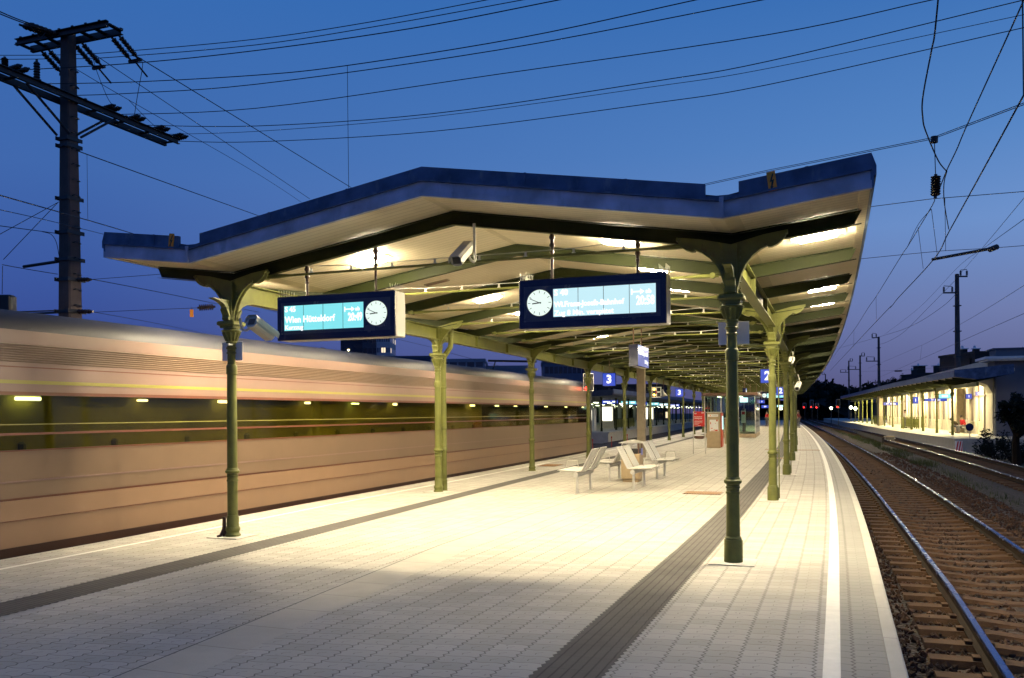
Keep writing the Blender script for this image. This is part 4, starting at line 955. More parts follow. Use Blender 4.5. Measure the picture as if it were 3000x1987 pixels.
# ------------------------------------------------------------------ the train standing for the streak at the left platform
def build_train():
    t = thing('train', 'tan and brown passenger train with a long dark window band at the left platform edge', 'train')
    s0, s1 = -14.0, 27.2; L0, L1 = -5.06, -8.0; st = frange(s0, s1, .8)
    def off(z):      # body side leans in above the waist
        return L0-max(0, z-1.27)*.035-max(0, .25-z)*.10
    def band(nm, m, za, zb, d=0.0, th=.05, par=None):
        q = MB(); q.sweep(lambda s: [(off(za)+d, za), (off(zb)+d, zb), (off(zb)-th, zb), (off(za)-th, za)], st); return q.obj(nm, M_[m], par or t)
    def farband(nm, m, za, zb):
        q = MB(); q.sweep(lambda s: [(L1, za), (L1, zb), (L1+.05, zb), (L1+.05, za)], st); return q.obj(nm, M_[m], t)
    band('underframe', 'tunder', -.46, -.04, -.10); band('sill', 'tunder', -.0395, .07, .012); band('lower_panel', 'tA', .0705, .655)
    band('seam', 'tdark', .6555, .685, -.012); a = band('side_panel', 'tB', .6855, 1.268); band('moulding', 'tC', .88, .90, .006, .02, a); band('moulding', 'tdark', .40, .408, .004, .02, a)
    band('window_sill', 'tdark', 1.2685, 1.285, .008)
    w = band('window_band', 'trainglass', 1.2855, 1.975, -.018, .026)
    band('window_bar', 'tyel', 1.60, 1.612, -.012, .022, w); band('window_bar', 'tdark', 1.47, 1.50, -.014, .022, w)
    band('window_head', 'tdark', 1.9755, 2.02, .004); u = band('upper_panel', 'tC', 2.0205, 2.80)
    band('stripe', 'tyel', 2.12, 2.165, .004, .01, u); band('seam', 'tdark', 2.325, 2.34, .0035, .01, u)
    for k in range(8):
        z = 2.405+k*.030; q = MB(); q.sweep(lambda s: [(off(z)+.001, z-.009), (off(z)+.011, z-.005), (off(z)+.011, z+.005), (off(z)+.001, z+.009)], st); q.obj('rib', M_['tB'], u)
    q = MB(); q.sweep(lambda s: [(off(2.8), 2.8005), (off(2.8)-.03, 2.90), (off(2.8)-.16, 3.00), (off(2.8)-.45, 3.10), (off(2.8)-1.0, 3.17), (-6.55, 3.19), (L1+1.0, 3.17), (L1+.3, 3.05), (L1, 2.80)], st); q.obj('roof', M_['troof'], t, True)
    farband('side_panel', 'tB', -.3, 1.268); q = MB(); q.sweep(lambda s: [(L0-.24, 1.24), (L0-.26, 2.2), (L0-.28, 2.2), (L0-.26, 1.24)], frange(s0+.3, 14.2, .8)); q.obj('blind', M_['tblind'], t); q = MB(); q.sweep(lambda s: [(L1, 1.2685), (L1, 1.975), (L1+.05, 1.975), (L1+.05, 1.2685)], frange(s0, 7, .8)); q.obj('window_band', M_['trainglass'], t); q = MB(); q.sweep(lambda s: [(L1, 1.2685), (L1, 1.975), (L1+.03, 1.975), (L1+.03, 1.2685)], frange(7.01, s1, .8)); q.obj('window_band', M_['trainglass'], t); farband('upper_panel', 'tC', 1.9755, 2.79)  # olive sheet added behind the glass to hide the sky and colour the band
    q = MB(); q.sweep(lambda s: [(L0-.08, .15), (L0-.08, .19), (L1+.08, .19), (L1+.08, .15)], st); q.obj('floor', M_['tin'], t)
    q = MB(); q.sweep(lambda s: [(L0-.16, 2.24), (L0-.16, 2.27), (L1+.12, 2.27), (L1+.12, 2.24)], st); q.obj('ceiling_lining', M_['tin'], t)
    sm = MB(); sm.bbox((0, 0, .65), (.92, .44, .12), .03); sm.bbox((0, .22, 1.02), (.92, .10, .72), .03); sm.box((0, .05, .40), (.12, .3, .42)); me = sm.mesh('seat', M_['tseat'])
    for k in range(26):
        for l in (-5.7, -7.36):
            o = bpy.data.objects.new('seat', me); COL.objects.link(o); o.parent = t; o.matrix_world = FR(s0+1.2+k*1.53, l, .0)
    rr = random.Random(4)
    for i in range(19):
        s = s0+.8+i*2.15+rr.uniform(-.7, .7); q = MB(); q.bbox((L0-.14, 0, 1.935), (.05, rr.uniform(.14, .42), rr.uniform(.025, .055)), .01, FR(s)); q.obj('window_lamp', M_['tube' if i % 4 == 1 else 'coach'], t)
    for s in (s0, s1):
        q = MB(); P = [(L0-.01, -.4), (L0-.01, 1.27), (off(2.8), 2.8), (off(2.8)-.45, 3.09), (L1+.5, 3.09), (L1+.02, 2.79), (L1+.02, -.4)]
        q.prism([(a+6.53, b) for a, b in P], .10, FR(s+(.051 if s == s1 else -.051), -6.53)); q.obj('end_wall', M_['tB'], t)
    bm_ = MB()
    for s in (-8.5, 3.2, 15.5):
        b = MB()
        for ax in (-1.1, 1.1):
            for g in (-.75, .75): b.lathe([(-.065, .42), (.02, .42), (.045, .45), (.065, .45)] if g > 0 else [(-.065, .45), (-.045, .45), (-.02, .42), (.065, .42)], 20, FR(s, -6.62) @ Matrix.Translation((g, ax, -.55+.42)) @ Matrix.Rotation(PI/2, 4, 'Y'))
            b.lathe([(-.75, .07), (.75, .07)], 8, FR(s, -6.62) @ Matrix.Translation((0, ax, -.13)) @ Matrix.Rotation(PI/2, 4, 'Y'))
        b.box((1.0, 0, -.10), (.12, 2.9, .18), FR(s, -6.62)); b.box((-1.0, 0, -.10), (.12, 2.9, .18), FR(s, -6.62)); b.obj('bogie', M_['black'], t)
build_train()
# ------------------------------------------------------------------ left catenary mast and the wires overhead
def insulator(mb, p, q, n=6, r=.065):
    """row of porcelain sheds from p to q"""
    p, q = Vector(p), Vector(q); L = (q-p).length; R = (q-p).to_track_quat('Z', 'Y').to_matrix().to_4x4()
    prof = [(0, .022), (L*.08, .022)]
    for k in range(n):
        a = L*(.1+.8*k/n); b = L*(.1+.8*(k+.75)/n); prof += [(a, .03), (a+.002, r), (b, r*.75), (b+.002, .03)]
    prof += [(L*.92, .022), (L, .022)]
    mb.lathe(prof, 10, Matrix.Translation(p) @ R)
MS, ML = 2.36, -9.0
def left_mast():
    M = FR(MS, ML); s1 = MS
    t = thing('catenary_mast', 'tall square concrete catenary mast with two cross arms and climbing rungs behind the train', 'catenary mast', M)
    X0 = M.translation; H0 = -.95
    # tapered square shaft with chamfered edges
    b = MB(); zs = [(-.95, .190), (3, .160), (6, .130), (8.98, .100)]
    vs = []
    for z, a in zs:
        c = a*.82; vs += [(a, c, z), (c, a, z), (-c, a, z), (-a, c, z), (-a, -c, z), (-c, -a, z), (c, -a, z), (a, -c, z)]
    fs = [(k*8+i, k*8+(i+1) % 8, k*8+8+(i+1) % 8, k*8+8+i) for k in range(3) for i in range(8)]+[tuple(range(7, -1, -1)), tuple(range(24, 32))]
    b.add(vs, fs); b.obj('shaft', M_['mastconc'], t)
    z = 3.2
    while z < 8.5:
        a = .190-(z+.95)/9.93*.09
        r = MB(); r.tube([(a-.02, -.06, z), (a+.075, -.06, z+.01), (a+.085, .0, z+.0), (a+.075, .06, z-.01), (a-.02, .06, z-.005)], .011, 5); r.obj('climbing_rung', M_['iron'], t); z += .295
    def channel(p, q, off, up=(0, 0, 1)):
        p, q = Vector(p), Vector(q); b = MB(); d = (q-p).normalized(); n = d.cross(Vector(up)).normalized()
        L = (q-p).length; R = Matrix((d, n, Vector(up))).transposed().to_4x4(); T = Matrix.Translation((p+q)/2+n*off) @ R
        b.box((0, 0, 0), (L, .012, .12), T); b.box((0, math.copysign(.03, off), .054), (L, .06, .012), T); b.box((0, math.copysign(.03, off), -.054), (L, .06, .012), T)
        for k in range(7): b.box((-L/2+L*(k+.5)/7, math.copysign(.06, off), .064), (.05, .02, .024), T)
        return b
    zt = 8.88
    for sg in (-1, 1): channel((-1.13, 0, zt), (1.13, 0, zt), sg*.15).obj('upper_cross_arm', M_['iron'], t)
    for x_ in (-1.12, -.75, -.4, .4, .75, 1.12): b = MB(); b.box((x_, 0, zt), (.10, .32, .02)); b.obj('tie_plate', M_['iron'], t)
    zl = 7.68
    for sg in (-1, 1): channel((0, -4.4, zl), (0, 2.75, zl), sg*.155).obj('lower_cross_arm', M_['iron'], t)
    for y_ in (-3.6, -2.8, -2, -1.2, .6, 1.3, 2.0, 2.7): b = MB(); b.box((0, y_, zl), (.33, .08, .02)); b.obj('tie_plate', M_['iron'], t)
    for sg in (-1, 1):
        for y_, zz in ((-1.05, 7.0), (.98, 7.0)):
            b = MB(); b.tube([(sg*.155, y_, zl-.06), (sg*.155, math.copysign(.13, y_), zz)], .024, 6); b.obj('brace', M_['iron'], t)
    for z in (6.93, 6.80, 5.81, 5.17, 4.66, 4.28, 3.68):
        a = .193-(z+.95)/9.93*.09; b = MB(); 
        for sg in (-1, 1): b.box((sg*(a+.012), 0, z), (.02, 2*a+.12, .07)); b.box((0, sg*(a+.014), z), (2*a+.04, .02, .06))
        b.obj('clamp_band', M_['iron'], t)
    # strain insulators: pairs below the top arm, towards the far side
    for x_ in (-.72, .12, 1.02):
        b = MB()
        for k in (-.09, .09): insulator(b, (x_+k, .12, zt-.10), (x_+k+.06, .52, zt-.38), 6, .055)
        b.box((x_+.06, .55, zt-.40), (.30, .05, .05)); b.tube([(x_+.06, .55, zt-.42), (x_+.07, .85, zt-.60)], .018, 5); b.obj('strain_insulator', M_['porcelain'], t)
    b = MB()
    for k in (-.08, .08): insulator(b, (-.18+k, -.15, zt+.0), (-.28+k, -.75, zt-.02), 6, .055)
    b.obj('strain_insulator', M_['porcelain'], t)
    for y_ in (-3.0, -2.2, -1.25, .85, 1.5, 2.2, 2.75):
        b = MB(); insulator(b, (.0, y_-.05, zl+.10), (.34, y_-.05, zl+.13), 5, .05); insulator(b, (.0, y_+.10, zl+.10), (.34, y_+.10, zl+.13), 5, .05); b.obj('post_insulator', M_['porcelain'], t)
    for y_, h_ in ((-.70, .42), (-1.35, .22)):
        b = MB(); insulator(b, (0, y_, zl+.09), (0, y_, zl+.09+h_), 7, .06); b.obj('post_insulator', M_['porcelain'], t)
    # side strut to the left and its stay
    b = MB(); b.tube([(-.15, 0, 4.66), (-1.12, -.05, 4.60)], .03, 6); b.obj('strut', M_['iron'], t)
    b = MB(); b.tube([(-.15, -.02, 3.68), (-1.4, -.25, 3.66)], .022, 6); b.obj('strut', M_['iron'], t)
    b = MB(); insulator(b, (.18, 0, 4.28), (.52, .0, 4.26), 4, .045); insulator(b, (.18, 0, 3.68), (.56, .0, 3.66), 4, .045); b.obj('strain_insulator', M_['porcelain'], t)
left_mast()
MY = FR(MS, ML).translation.y
def wire(pts, label, r=.011, cat='wire', group=None, smooth=True, name='overhead_wire'):
    """pts: list of (x, y, depth) with x, y in the 2367 wide view and depth in metres, or Vectors"""
    P = [p if isinstance(p, Vector) else A2(*p) for p in pts]
    if smooth and len(P) > 2:
        Q = []
        for i in range(len(P)-1):
            p0, p1, p2, p3 = P[max(i-1, 0)], P[i], P[i+1], P[min(i+2, len(P)-1)]
            for k in range(6):
                f = k/6; Q.append(.5*((2*p1)+(p2-p0)*f+(2*p0-5*p1+4*p2-p3)*f*f+(3*p1-p0-3*p2+p3)*f**3))
        P = Q+[P[-1]]
    b = MB(); b.tube(P, r*.72, 6); o = b.obj(name, M_['wire']); return tag(o, label, cat, group)
def hy(y, x, h):            # depth at which the pixel (x, y) is at height h
    a, b = ray(x*K, y*K); return (h-EYE)/b
def cross(x1, y1, Y1, ends, label, r=.010, extra=(), group='wires crossing high over the canopy'):
    """wire across the tracks: from its far end straight over the platform, hanging at about one height"""
    p = A2(x1, y1, Y1); pts = [p]; c, s = math.cos(math.radians(20.2)), math.sin(math.radians(20.2))
    for x2, y2 in ends:
        a, b = ray(x2*K, y2*K); tt = (a*p.y-p.x)/(c+a*s); Y = p.y-s*tt; pts.append(AT(x2*K, y2*K, Y))
    d = (pts[-1]-pts[-2]); pts.append(pts[-1]+d*.35)
    if extra: pts = [A2(*e) for e in extra]+pts
    return wire(pts, label, r, group=group)
cross(146, 127, MY+1.5, [(297, 118), (592, 90.6), (850, 52), (1125, 0)], 'highest of the wires sloping up behind the mast top to the upper edge', extra=[(-60, 128, MY+3.2)])
cross(146, 136, MY+1.5, [(252, 133), (592, 104), (900, 56), (1208, 0)], 'second highest wire sloping up from behind the mast top', extra=[(-60, 138, MY+3.2)])
cross(28, 163, MY-1.6, [(300, 147), (592, 117), (950, 66), (1292, 0)], 'third wire from the top, starting at the left end of the lower cross arm')
cross(93, 194, MY-.8, [(300, 190), (592, 174), (800, 152), (1200, 88), (1590, 4)], 'wire over the canopy from which a thin drop line hangs')
cross(162, 221, MY, [(300, 216), (592, 195), (1150, 116), (1752, 2)], 'wire sloping up just below the one with the drop line')
cross(267, 265, MY+1.1, [(592, 250.5), (1150, 172), (1775, 80.5), (2145, 2)], 'wire sloping up to the top edge right of the canopy peak, middle one')
cross(312, 289, MY+1.6, [(592, 291.5), (1000, 263), (1500, 190), (1775, 142), (2359, 2)], 'thick wire near the lower cross arm running to the top right corner')
cross(355, 311, MY+2.2, [(592, 304), (1000, 270), (1500, 202), (1775, 158.5), (2367, 34)], 'thin wire second lowest of those crossing over the canopy', r=.007)
cross(397, 326, MY+2.7, [(592, 328), (1000, 304), (1500, 240), (1775, 196), (2367, 64)], 'lowest wire crossing over the canopy, starting at the tip of the lower arm')
wire([(803, 152, 13.6), (804, 260, 13.7), (806, 436, 14.6)], 'thin drop line hanging from a high wire to the canopy roof', .006, smooth=False)
def along(x1, y1, Y1, x2, y2, label, r=.010, mid=None, dh=0.0, group='wires running lengthwise from the mast'):
    p = A2(x1, y1, Y1); Y2 = hy(y2, x2, p.z+dh); return wire([p]+([A2(mid[0], mid[1], mid[2])] if mid else [])+[A2(x2, y2, Y2)], label, r, group=group)
along(296, 118, MY+.5, 812, 434, 'lengthwise wire from the right end of the mast top arm to the canopy ridge', r=.013)
along(215, 124, MY+.7, 716, 460, 'lengthwise wire from the middle insulators of the mast top arm')
wire([(140, 140, MY+.7), (181, 163, MY+1.2), (297, 231, MY+3.4), (592, 400, MY+13), (700, 470, MY+20)], 'thin lengthwise wire from the left insulators behind the mast', .009, group='wires running lengthwise from the mast')
wire([(297, 231, MY+2.6), (345, 280, MY+2.8), (392, 322, MY+2.7)], 'short jumper from a lengthwise wire to the tip of the lower cross arm', .008)
wire([(214, 126, MY+.7), (222, 160, MY+.8), (248, 225, MY+1.0), (266, 252, MY+1.1), (262, 266, MY+1.1)], 'looped jumper from the top arm down to the lower cross arm', .008)
wire([(330, 143, MY+1.0), (328, 165, MY+1.1), (318, 220, MY+1.3), (308, 285, MY+1.6)], 'straight jumper from the top arm insulator to the lower cross arm', .009)
for i, (y0, y1, y2) in enumerate(((26, 46, 66), (32, 50, 70))):
    wire([(-30, y0-12, MY-3), (45, y1, MY-1.4), (108, y2, MY-.6)], ('upper' if i == 0 else 'lower')+' of the paired thick wires coming from the top left corner to the mast', .014)
wire([(68, 56, MY-1.1), (82, 78, MY-1), (96, 85, MY-.8), (104, 76, MY-.6)], 'small slack loop at the top left of the mast', .007)
wire([(185, 349, MY+.2), (201, 357, MY+.7), (592, 497, MY+12), (640, 515, MY+14)], 'messenger wire running from the mast side down to the left canopy wing', .014)
wire([(-20, 446, MY-7.5), (257, 525, MY-2), (420, 575, MY+4)], 'contact wire passing behind the left tip of the fascia', .010)
wire([(201, 357, MY+.7), (202, 430, MY+.5), (203, 508, MY-.2)], 'thin dropper hanging right of the mast', .005, smooth=False)
wire([(-10, 483, MY-6), (120, 512, MY-3), (249, 544, MY+1), (300, 556, MY+2)], 'thin wire passing the mast to the left fascia end', .007)
wire([(-10, 521, MY-3), (96, 535, MY-.5), (132, 540, MY)], 'wire ending at a clamp on the left of the mast', .010)
wire([(98, 536, MY-.4), (118, 542, MY-.2), (130, 560, MY-.1), (137, 595, MY-.1)], 'curved jumper beside the left clamp of the mast', .008)
wire([(136, 467, MY), (-10, 547, MY-2)], 'upper stay wire fanning left from the mast clamp', .008); wire([(134, 468, MY), (8, 600, MY-1.4)], 'lower stay wire from the mast clamp down to the strut end', .008)
wire([(5, 612, MY-1.4), (60, 622, MY-1), (133, 634, MY)], 'wire from the strut end to the mast', .009)
wire([(6, 615, MY-1.4), (5, 680, MY-1.4)], 'thin hanger below the strut end at the left edge', .007, smooth=False)
wire([(214, 646, MY+.2), (320, 638, MY+.4), (397, 632, MY+.8)], 'upper span wire from the mast to the left canopy wing', .007)
wire([(214, 646, MY+.2), (360, 674, MY+3), (503, 703, MY+7), (600, 722, MY+10)], 'contact wire from the mast insulator passing the first left column', .010)
wire([(217, 722, MY+.2), (330, 717, MY+.4), (456, 712, MY+.8)], 'lower span wire carrying an orange tag left of the first column', .007)
wire([(219, 722, MY+.2), (372, 750, MY+4), (560, 790, MY+9), (720, 825, MY+13)], 'lowest thin wire sinking behind the train roof', .007)
wire([(21, 722, MY-1.4), (75, 720, MY-.7), (131, 718, MY)], 'thick strut wire between the dark signal and the mast', .02)
def span_ins(p, q, label, n=7):
    b = MB(); insulator(b, p, q, n, .07); tag(b.obj('line_insulator', M_['porcelain']), label, 'insulator', 'insulators in the span wires')
span_ins(A2(456, 712, MY+.8), A2(498, 709, MY+.9), 'dark ribbed insulator in the wire left of the first column')
tgo = thing('warning_tag', 'orange tag hanging from the span wire left of the first column', 'tag', Matrix.Translation(A2(443, 733, MY+.8)))
b = MB(); b.bbox((0, 0, .075), (.07, .012, .15), .003); b.obj('plate', M_['orange'], tgo); b = MB(); b.tube([(0, 0, .15), (0, 0, .19)], .006, 4); b.obj('hook', M_['iron'], tgo)
wire([(590, 704, MY+9), (660, 727, MY+11), (900, 780, MY+20), (1010, 806, MY+26)], 'contact wire seen under the left departure board', .009)
wire([(1000, 805, 40), (1100, 832, 46), (1240, 868, 60)], 'wire seen between the second and third left columns', .012)
# thick horizontal pole of a far catenary arm
t = thing('overhead_boom', 'black horizontal catenary arm between the second and third left columns', 'catenary arm')
b = MB(); b.tube([A2(1128, 834, 40), A2(1240, 836, 40.5)], .05, 8); b.obj('tube', M_['black'], t)
b = MB(); b.tube([A2(1145, 836, 40), A2(1139, 856, 40)], .03, 6); insulator(b, A2(1139, 856, 40), A2(1132, 880, 40), 5, .07); b.obj('hanger', M_['black'], t)
# right hand catenary over the curved track
RC = 'catenary wires over the right hand track'
wire([(2169, -6, 9.4), (2160, 83, 9.9), (2153, 118, 10.2), (2133, 226, 11.2), (2133, 272, 11.6), (2140, 304, 11.9), (2168, 370, 12.5), (2187, 395, 12.8)], 'curved feeder hanging from the top edge to the right catenary', .013, group=RC)
wire([(2378, -30, 8.2), (2367, 0, 8.6), (2236, 288, 11.8), (2211, 347, 12.4), (2188, 395, 12.8), (2165, 454, 13.6)], 'messenger wire from the top right corner to the ribbed insulator', .011, group=RC)
wire([(2366, 221, 8.6), (2272, 394, 11.2), (2193, 537, 15.2), (2158, 600, 18.0), (2077, 688, 25), (2059, 710, 28), (2024, 745, 34), (1919, 857, 85)], 'thick contact wire sweeping down along the right track', .014, group=RC)
wire([(2363, -10, 8.5), (2364, 33, 8.5), (2366, 221, 8.6)], 'vertical wire hanging at the top right corner', .009, smooth=False, group=RC)
for i in range(2):
    wire([(1590, 434+3.2*i, 17.5), (1775, 393.5+3.2*i, 15.4), (2155, 318.5+3.5*i, 12.2), (2367, 238+4*i, 9.6), (2420, 218+4*i, 9)], ('upper' if i == 0 else 'lower')+' of the twin span wires above the right fascia end', .007, group=RC, smooth=False)
b = MB(); b.tube([A2(2160, 316, 12.2), A2(2159.5, 330, 12.2)], .05, 8); tag(b.obj('wire_clamp', M_['iron']), 'black clamp on the twin span wires at the right', 'clamp')
wire([(2160, 328, 12.2), (2162.5, 402, 12.2)], 'thin hanger above the ribbed insulator', .008, smooth=False, group=RC)
span_ins(A2(2163, 403, 12.2), A2(2162, 459, 12.2), 'large black ribbed insulator hanging right of the canopy', 8)
wire([(1990, 481, 13.5), (2153, 460, 12.2), (2367, 443, 10.8), (2400, 440, 10.6)], 'upper span wire right of the canopy', .007, group=RC, smooth=False)
wire([(1975, 600, 19), (2085, 589, 18.2), (2180, 580, 17.4), (2289, 574, 16.6), (2367, 568, 16), (2400, 566, 15.8)], 'lower span wire carrying the steady arm', .008, group=RC, smooth=False)
t = thing('steady_arm', 'dark steady arm tube of the right catenary in front of the sky', 'catenary arm')
b = MB(); b.tube([A2(2155, 600, 17.8), A2(2300, 573, 16.6)], .03, 8); b.obj('tube', M_['iron'], t); b = MB(); b.tube([A2(2288, 577, 16.7), A2(2304, 571, 16.5)], .055, 8); b.obj('end_fitting', M_['iron'], t)
wire([(2161, 460, 13.2), (2151, 482, 13.6), (2098, 570, 17.2), (2085, 589, 18.2), (2025, 686, 25.5), (2008, 710, 28), (1974, 763, 36), (1942, 804, 52), (1913, 843, 84)], 'messenger wire fanning down from the ribbed insulator', .009, group=RC)
wire([(2152, 484, 13.6), (2122, 520, 15.5), (2098, 570, 17.2)], 'short second strand of the fan below the insulator', .007, group=RC)
for i, (a, c) in enumerate((((2122, 526, 15.7), (2134, 621, 19.4)), ((2153, 484, 13.6), (2167, 593, 17)), ((2184, 458, 13.2), (2186, 580, 17)), ((2025, 686, 25.5), (2026, 745, 34)), ((1974, 763, 36), (1973, 802, 45)))):
    wire([a, c], ['dropper left of the fan of wires', 'dropper from the fan to the contact wire', 'straight dropper between the two span wires', 'short dropper farther along the right catenary', 'farthest short dropper of the right catenary'][i], .006, smooth=False, group=RC)
wire([(2189, 396, 12.8), (2182, 425, 13), (2183, 470, 13.4), (2193, 530, 15.0)], 'looped jumper beside the ribbed insulator', .010, group=RC)
FW = 'far wires running between the right hand masts'
wire([(2400, 420, 18), (2367, 458, 20), (2273, 571, 32), (2223, 629, 48)], 'far wire descending to the top of the nearest right mast', .010, group=FW)
wire([(2400, 482, 20), (2367, 507, 22), (2278, 571, 34), (2213, 619, 55), (2124, 712, 75), (2045, 773, 105)], 'far wire passing the nearest right mast to the next', .012, group=FW)
wire([(2400, 636, 30), (2367, 660, 34), (2284, 712, 46), (2221, 749, 60), (2131, 798, 85), (2006, 852, 150)], 'upper messenger wire of the far track at the right', .013, group=FW)
wire([(2400, 712, 34), (2367, 725, 38), (2223, 788, 62), (2127, 831, 90), (2006, 884, 170)], 'lower contact wire of the far track at the right', .015, group=FW)
wire([(2213, 676, 70), (2177, 710, 76), (2110, 752, 90), (2039, 777, 112), (1929, 808, 185), (1890, 822, 220)], 'wire sagging between the far masts', .022, group=FW)
wire([(2216, 640, 72), (2147, 710, 82), (2089, 768, 100), (2052, 790, 110), (2034, 796, 114)], 'lower sagging wire ending at the second right mast', .02, group=FW)
wire([(1985, 859, 145), (2090, 856, 118), (2215, 846, 78)], 'span wire between the right masts over the far canopy', .016, group=FW, smooth=False)
wire([(1975, 902, 180), (2110, 897, 120), (2250, 890, 90)], 'low span wire with an orange tag over the far canopy', .016, group=FW, smooth=False)
wire([(2127, 831, 90), (2131, 798, 85)], 'tiny dropper of the far track wires', .01, smooth=False, group=FW)
for x_, y_, Y_, lab in ((2077, 858, 118, 'lens shaped insulator in the span wire between the right masts'), (1966, 901, 170, 'lens shaped insulator in the low span wire left')):
    b = MB(); insulator(b, A2(x_-10, y_, Y_), A2(x_+10, y_-.5, Y_), 5, .12); tag(b.obj('line_insulator', M_['porcelain']), lab, 'insulator', 'insulators in the span wires')
tg = thing('warning_tag', 'orange tag hanging from the low span wire above the far canopy', 'tag', Matrix.Translation(A2(2098.5, 906, 105))); b = MB(); b.bbox((0, 0, .25), (.22, .03, .5), .01); b.obj('plate', M_['orange'], tg)
b = MB(); b.tube([(0, 0, .5), (0, 0, .66)], .02, 4); b.obj('hook', M_['iron'], tg)
def far_mast(x, top, Y, w0, label, arms):
    p = A2(x, top, Y); t = thing('catenary_mast', label, 'catenary mast', Matrix.Translation((p.x, p.y, -.95)), 'dark catenary masts along the right hand tracks'); h = p.z+.95
    b = MB(); b.lathe([(0, w0), (h*.5, w0*.82), (h, w0*.62), (h+.03, w0*.3)], 10); b.obj('shaft', M_['mastconc'], t)
    for sd, dz, l in arms:
        b = MB(); b.box((sd*l/2, 0, h-dz), (l, .10, .12))
        for q in (.35, .95): insulator(b, (sd*l*q, 0, h-dz+.05), (sd*l*q, 0, h-dz+.55), 4, .10)
        b.tube([(sd*l*.35, 0, h-dz+.55), (sd*l*.95, 0, h-dz+.6)], .03, 5); b.obj('arm', M_['iron'], t)
    b = MB(); z = h*.35
    while z < h-.6: b.box((0, 0, z), (w0*1.9, w0*1.7, .08)); z += 2.2
    b.obj('clamp_band', M_['iron'], t)
far_mast(2212, 634, 75, .27, 'nearest and tallest dark mast rising behind the right canopy roof', [(1, .2, .9), (-1, 1.6, 1.2)])
far_mast(2031, 779, 115, .23, 'second mast from the right, with small arms at its top', [(-1, .1, .9), (-1, 3.2, 1.7)])
far_mast(1988, 822, 150, .22, 'third mast from the right, its arm touching the next', [(1, .1, .8), (-1, 2.4, 2.2)])
far_mast(1962, 834, 180, .21, 'fourth thin mast from the right', [(1, .1, .8), (-1, 2.4, 1.8)])
far_mast(1908, 865, 240, .22, 'farthest thin mast close to the canopy edge', [(-1, .1, .9), (-1, 2.6, 1.9)])
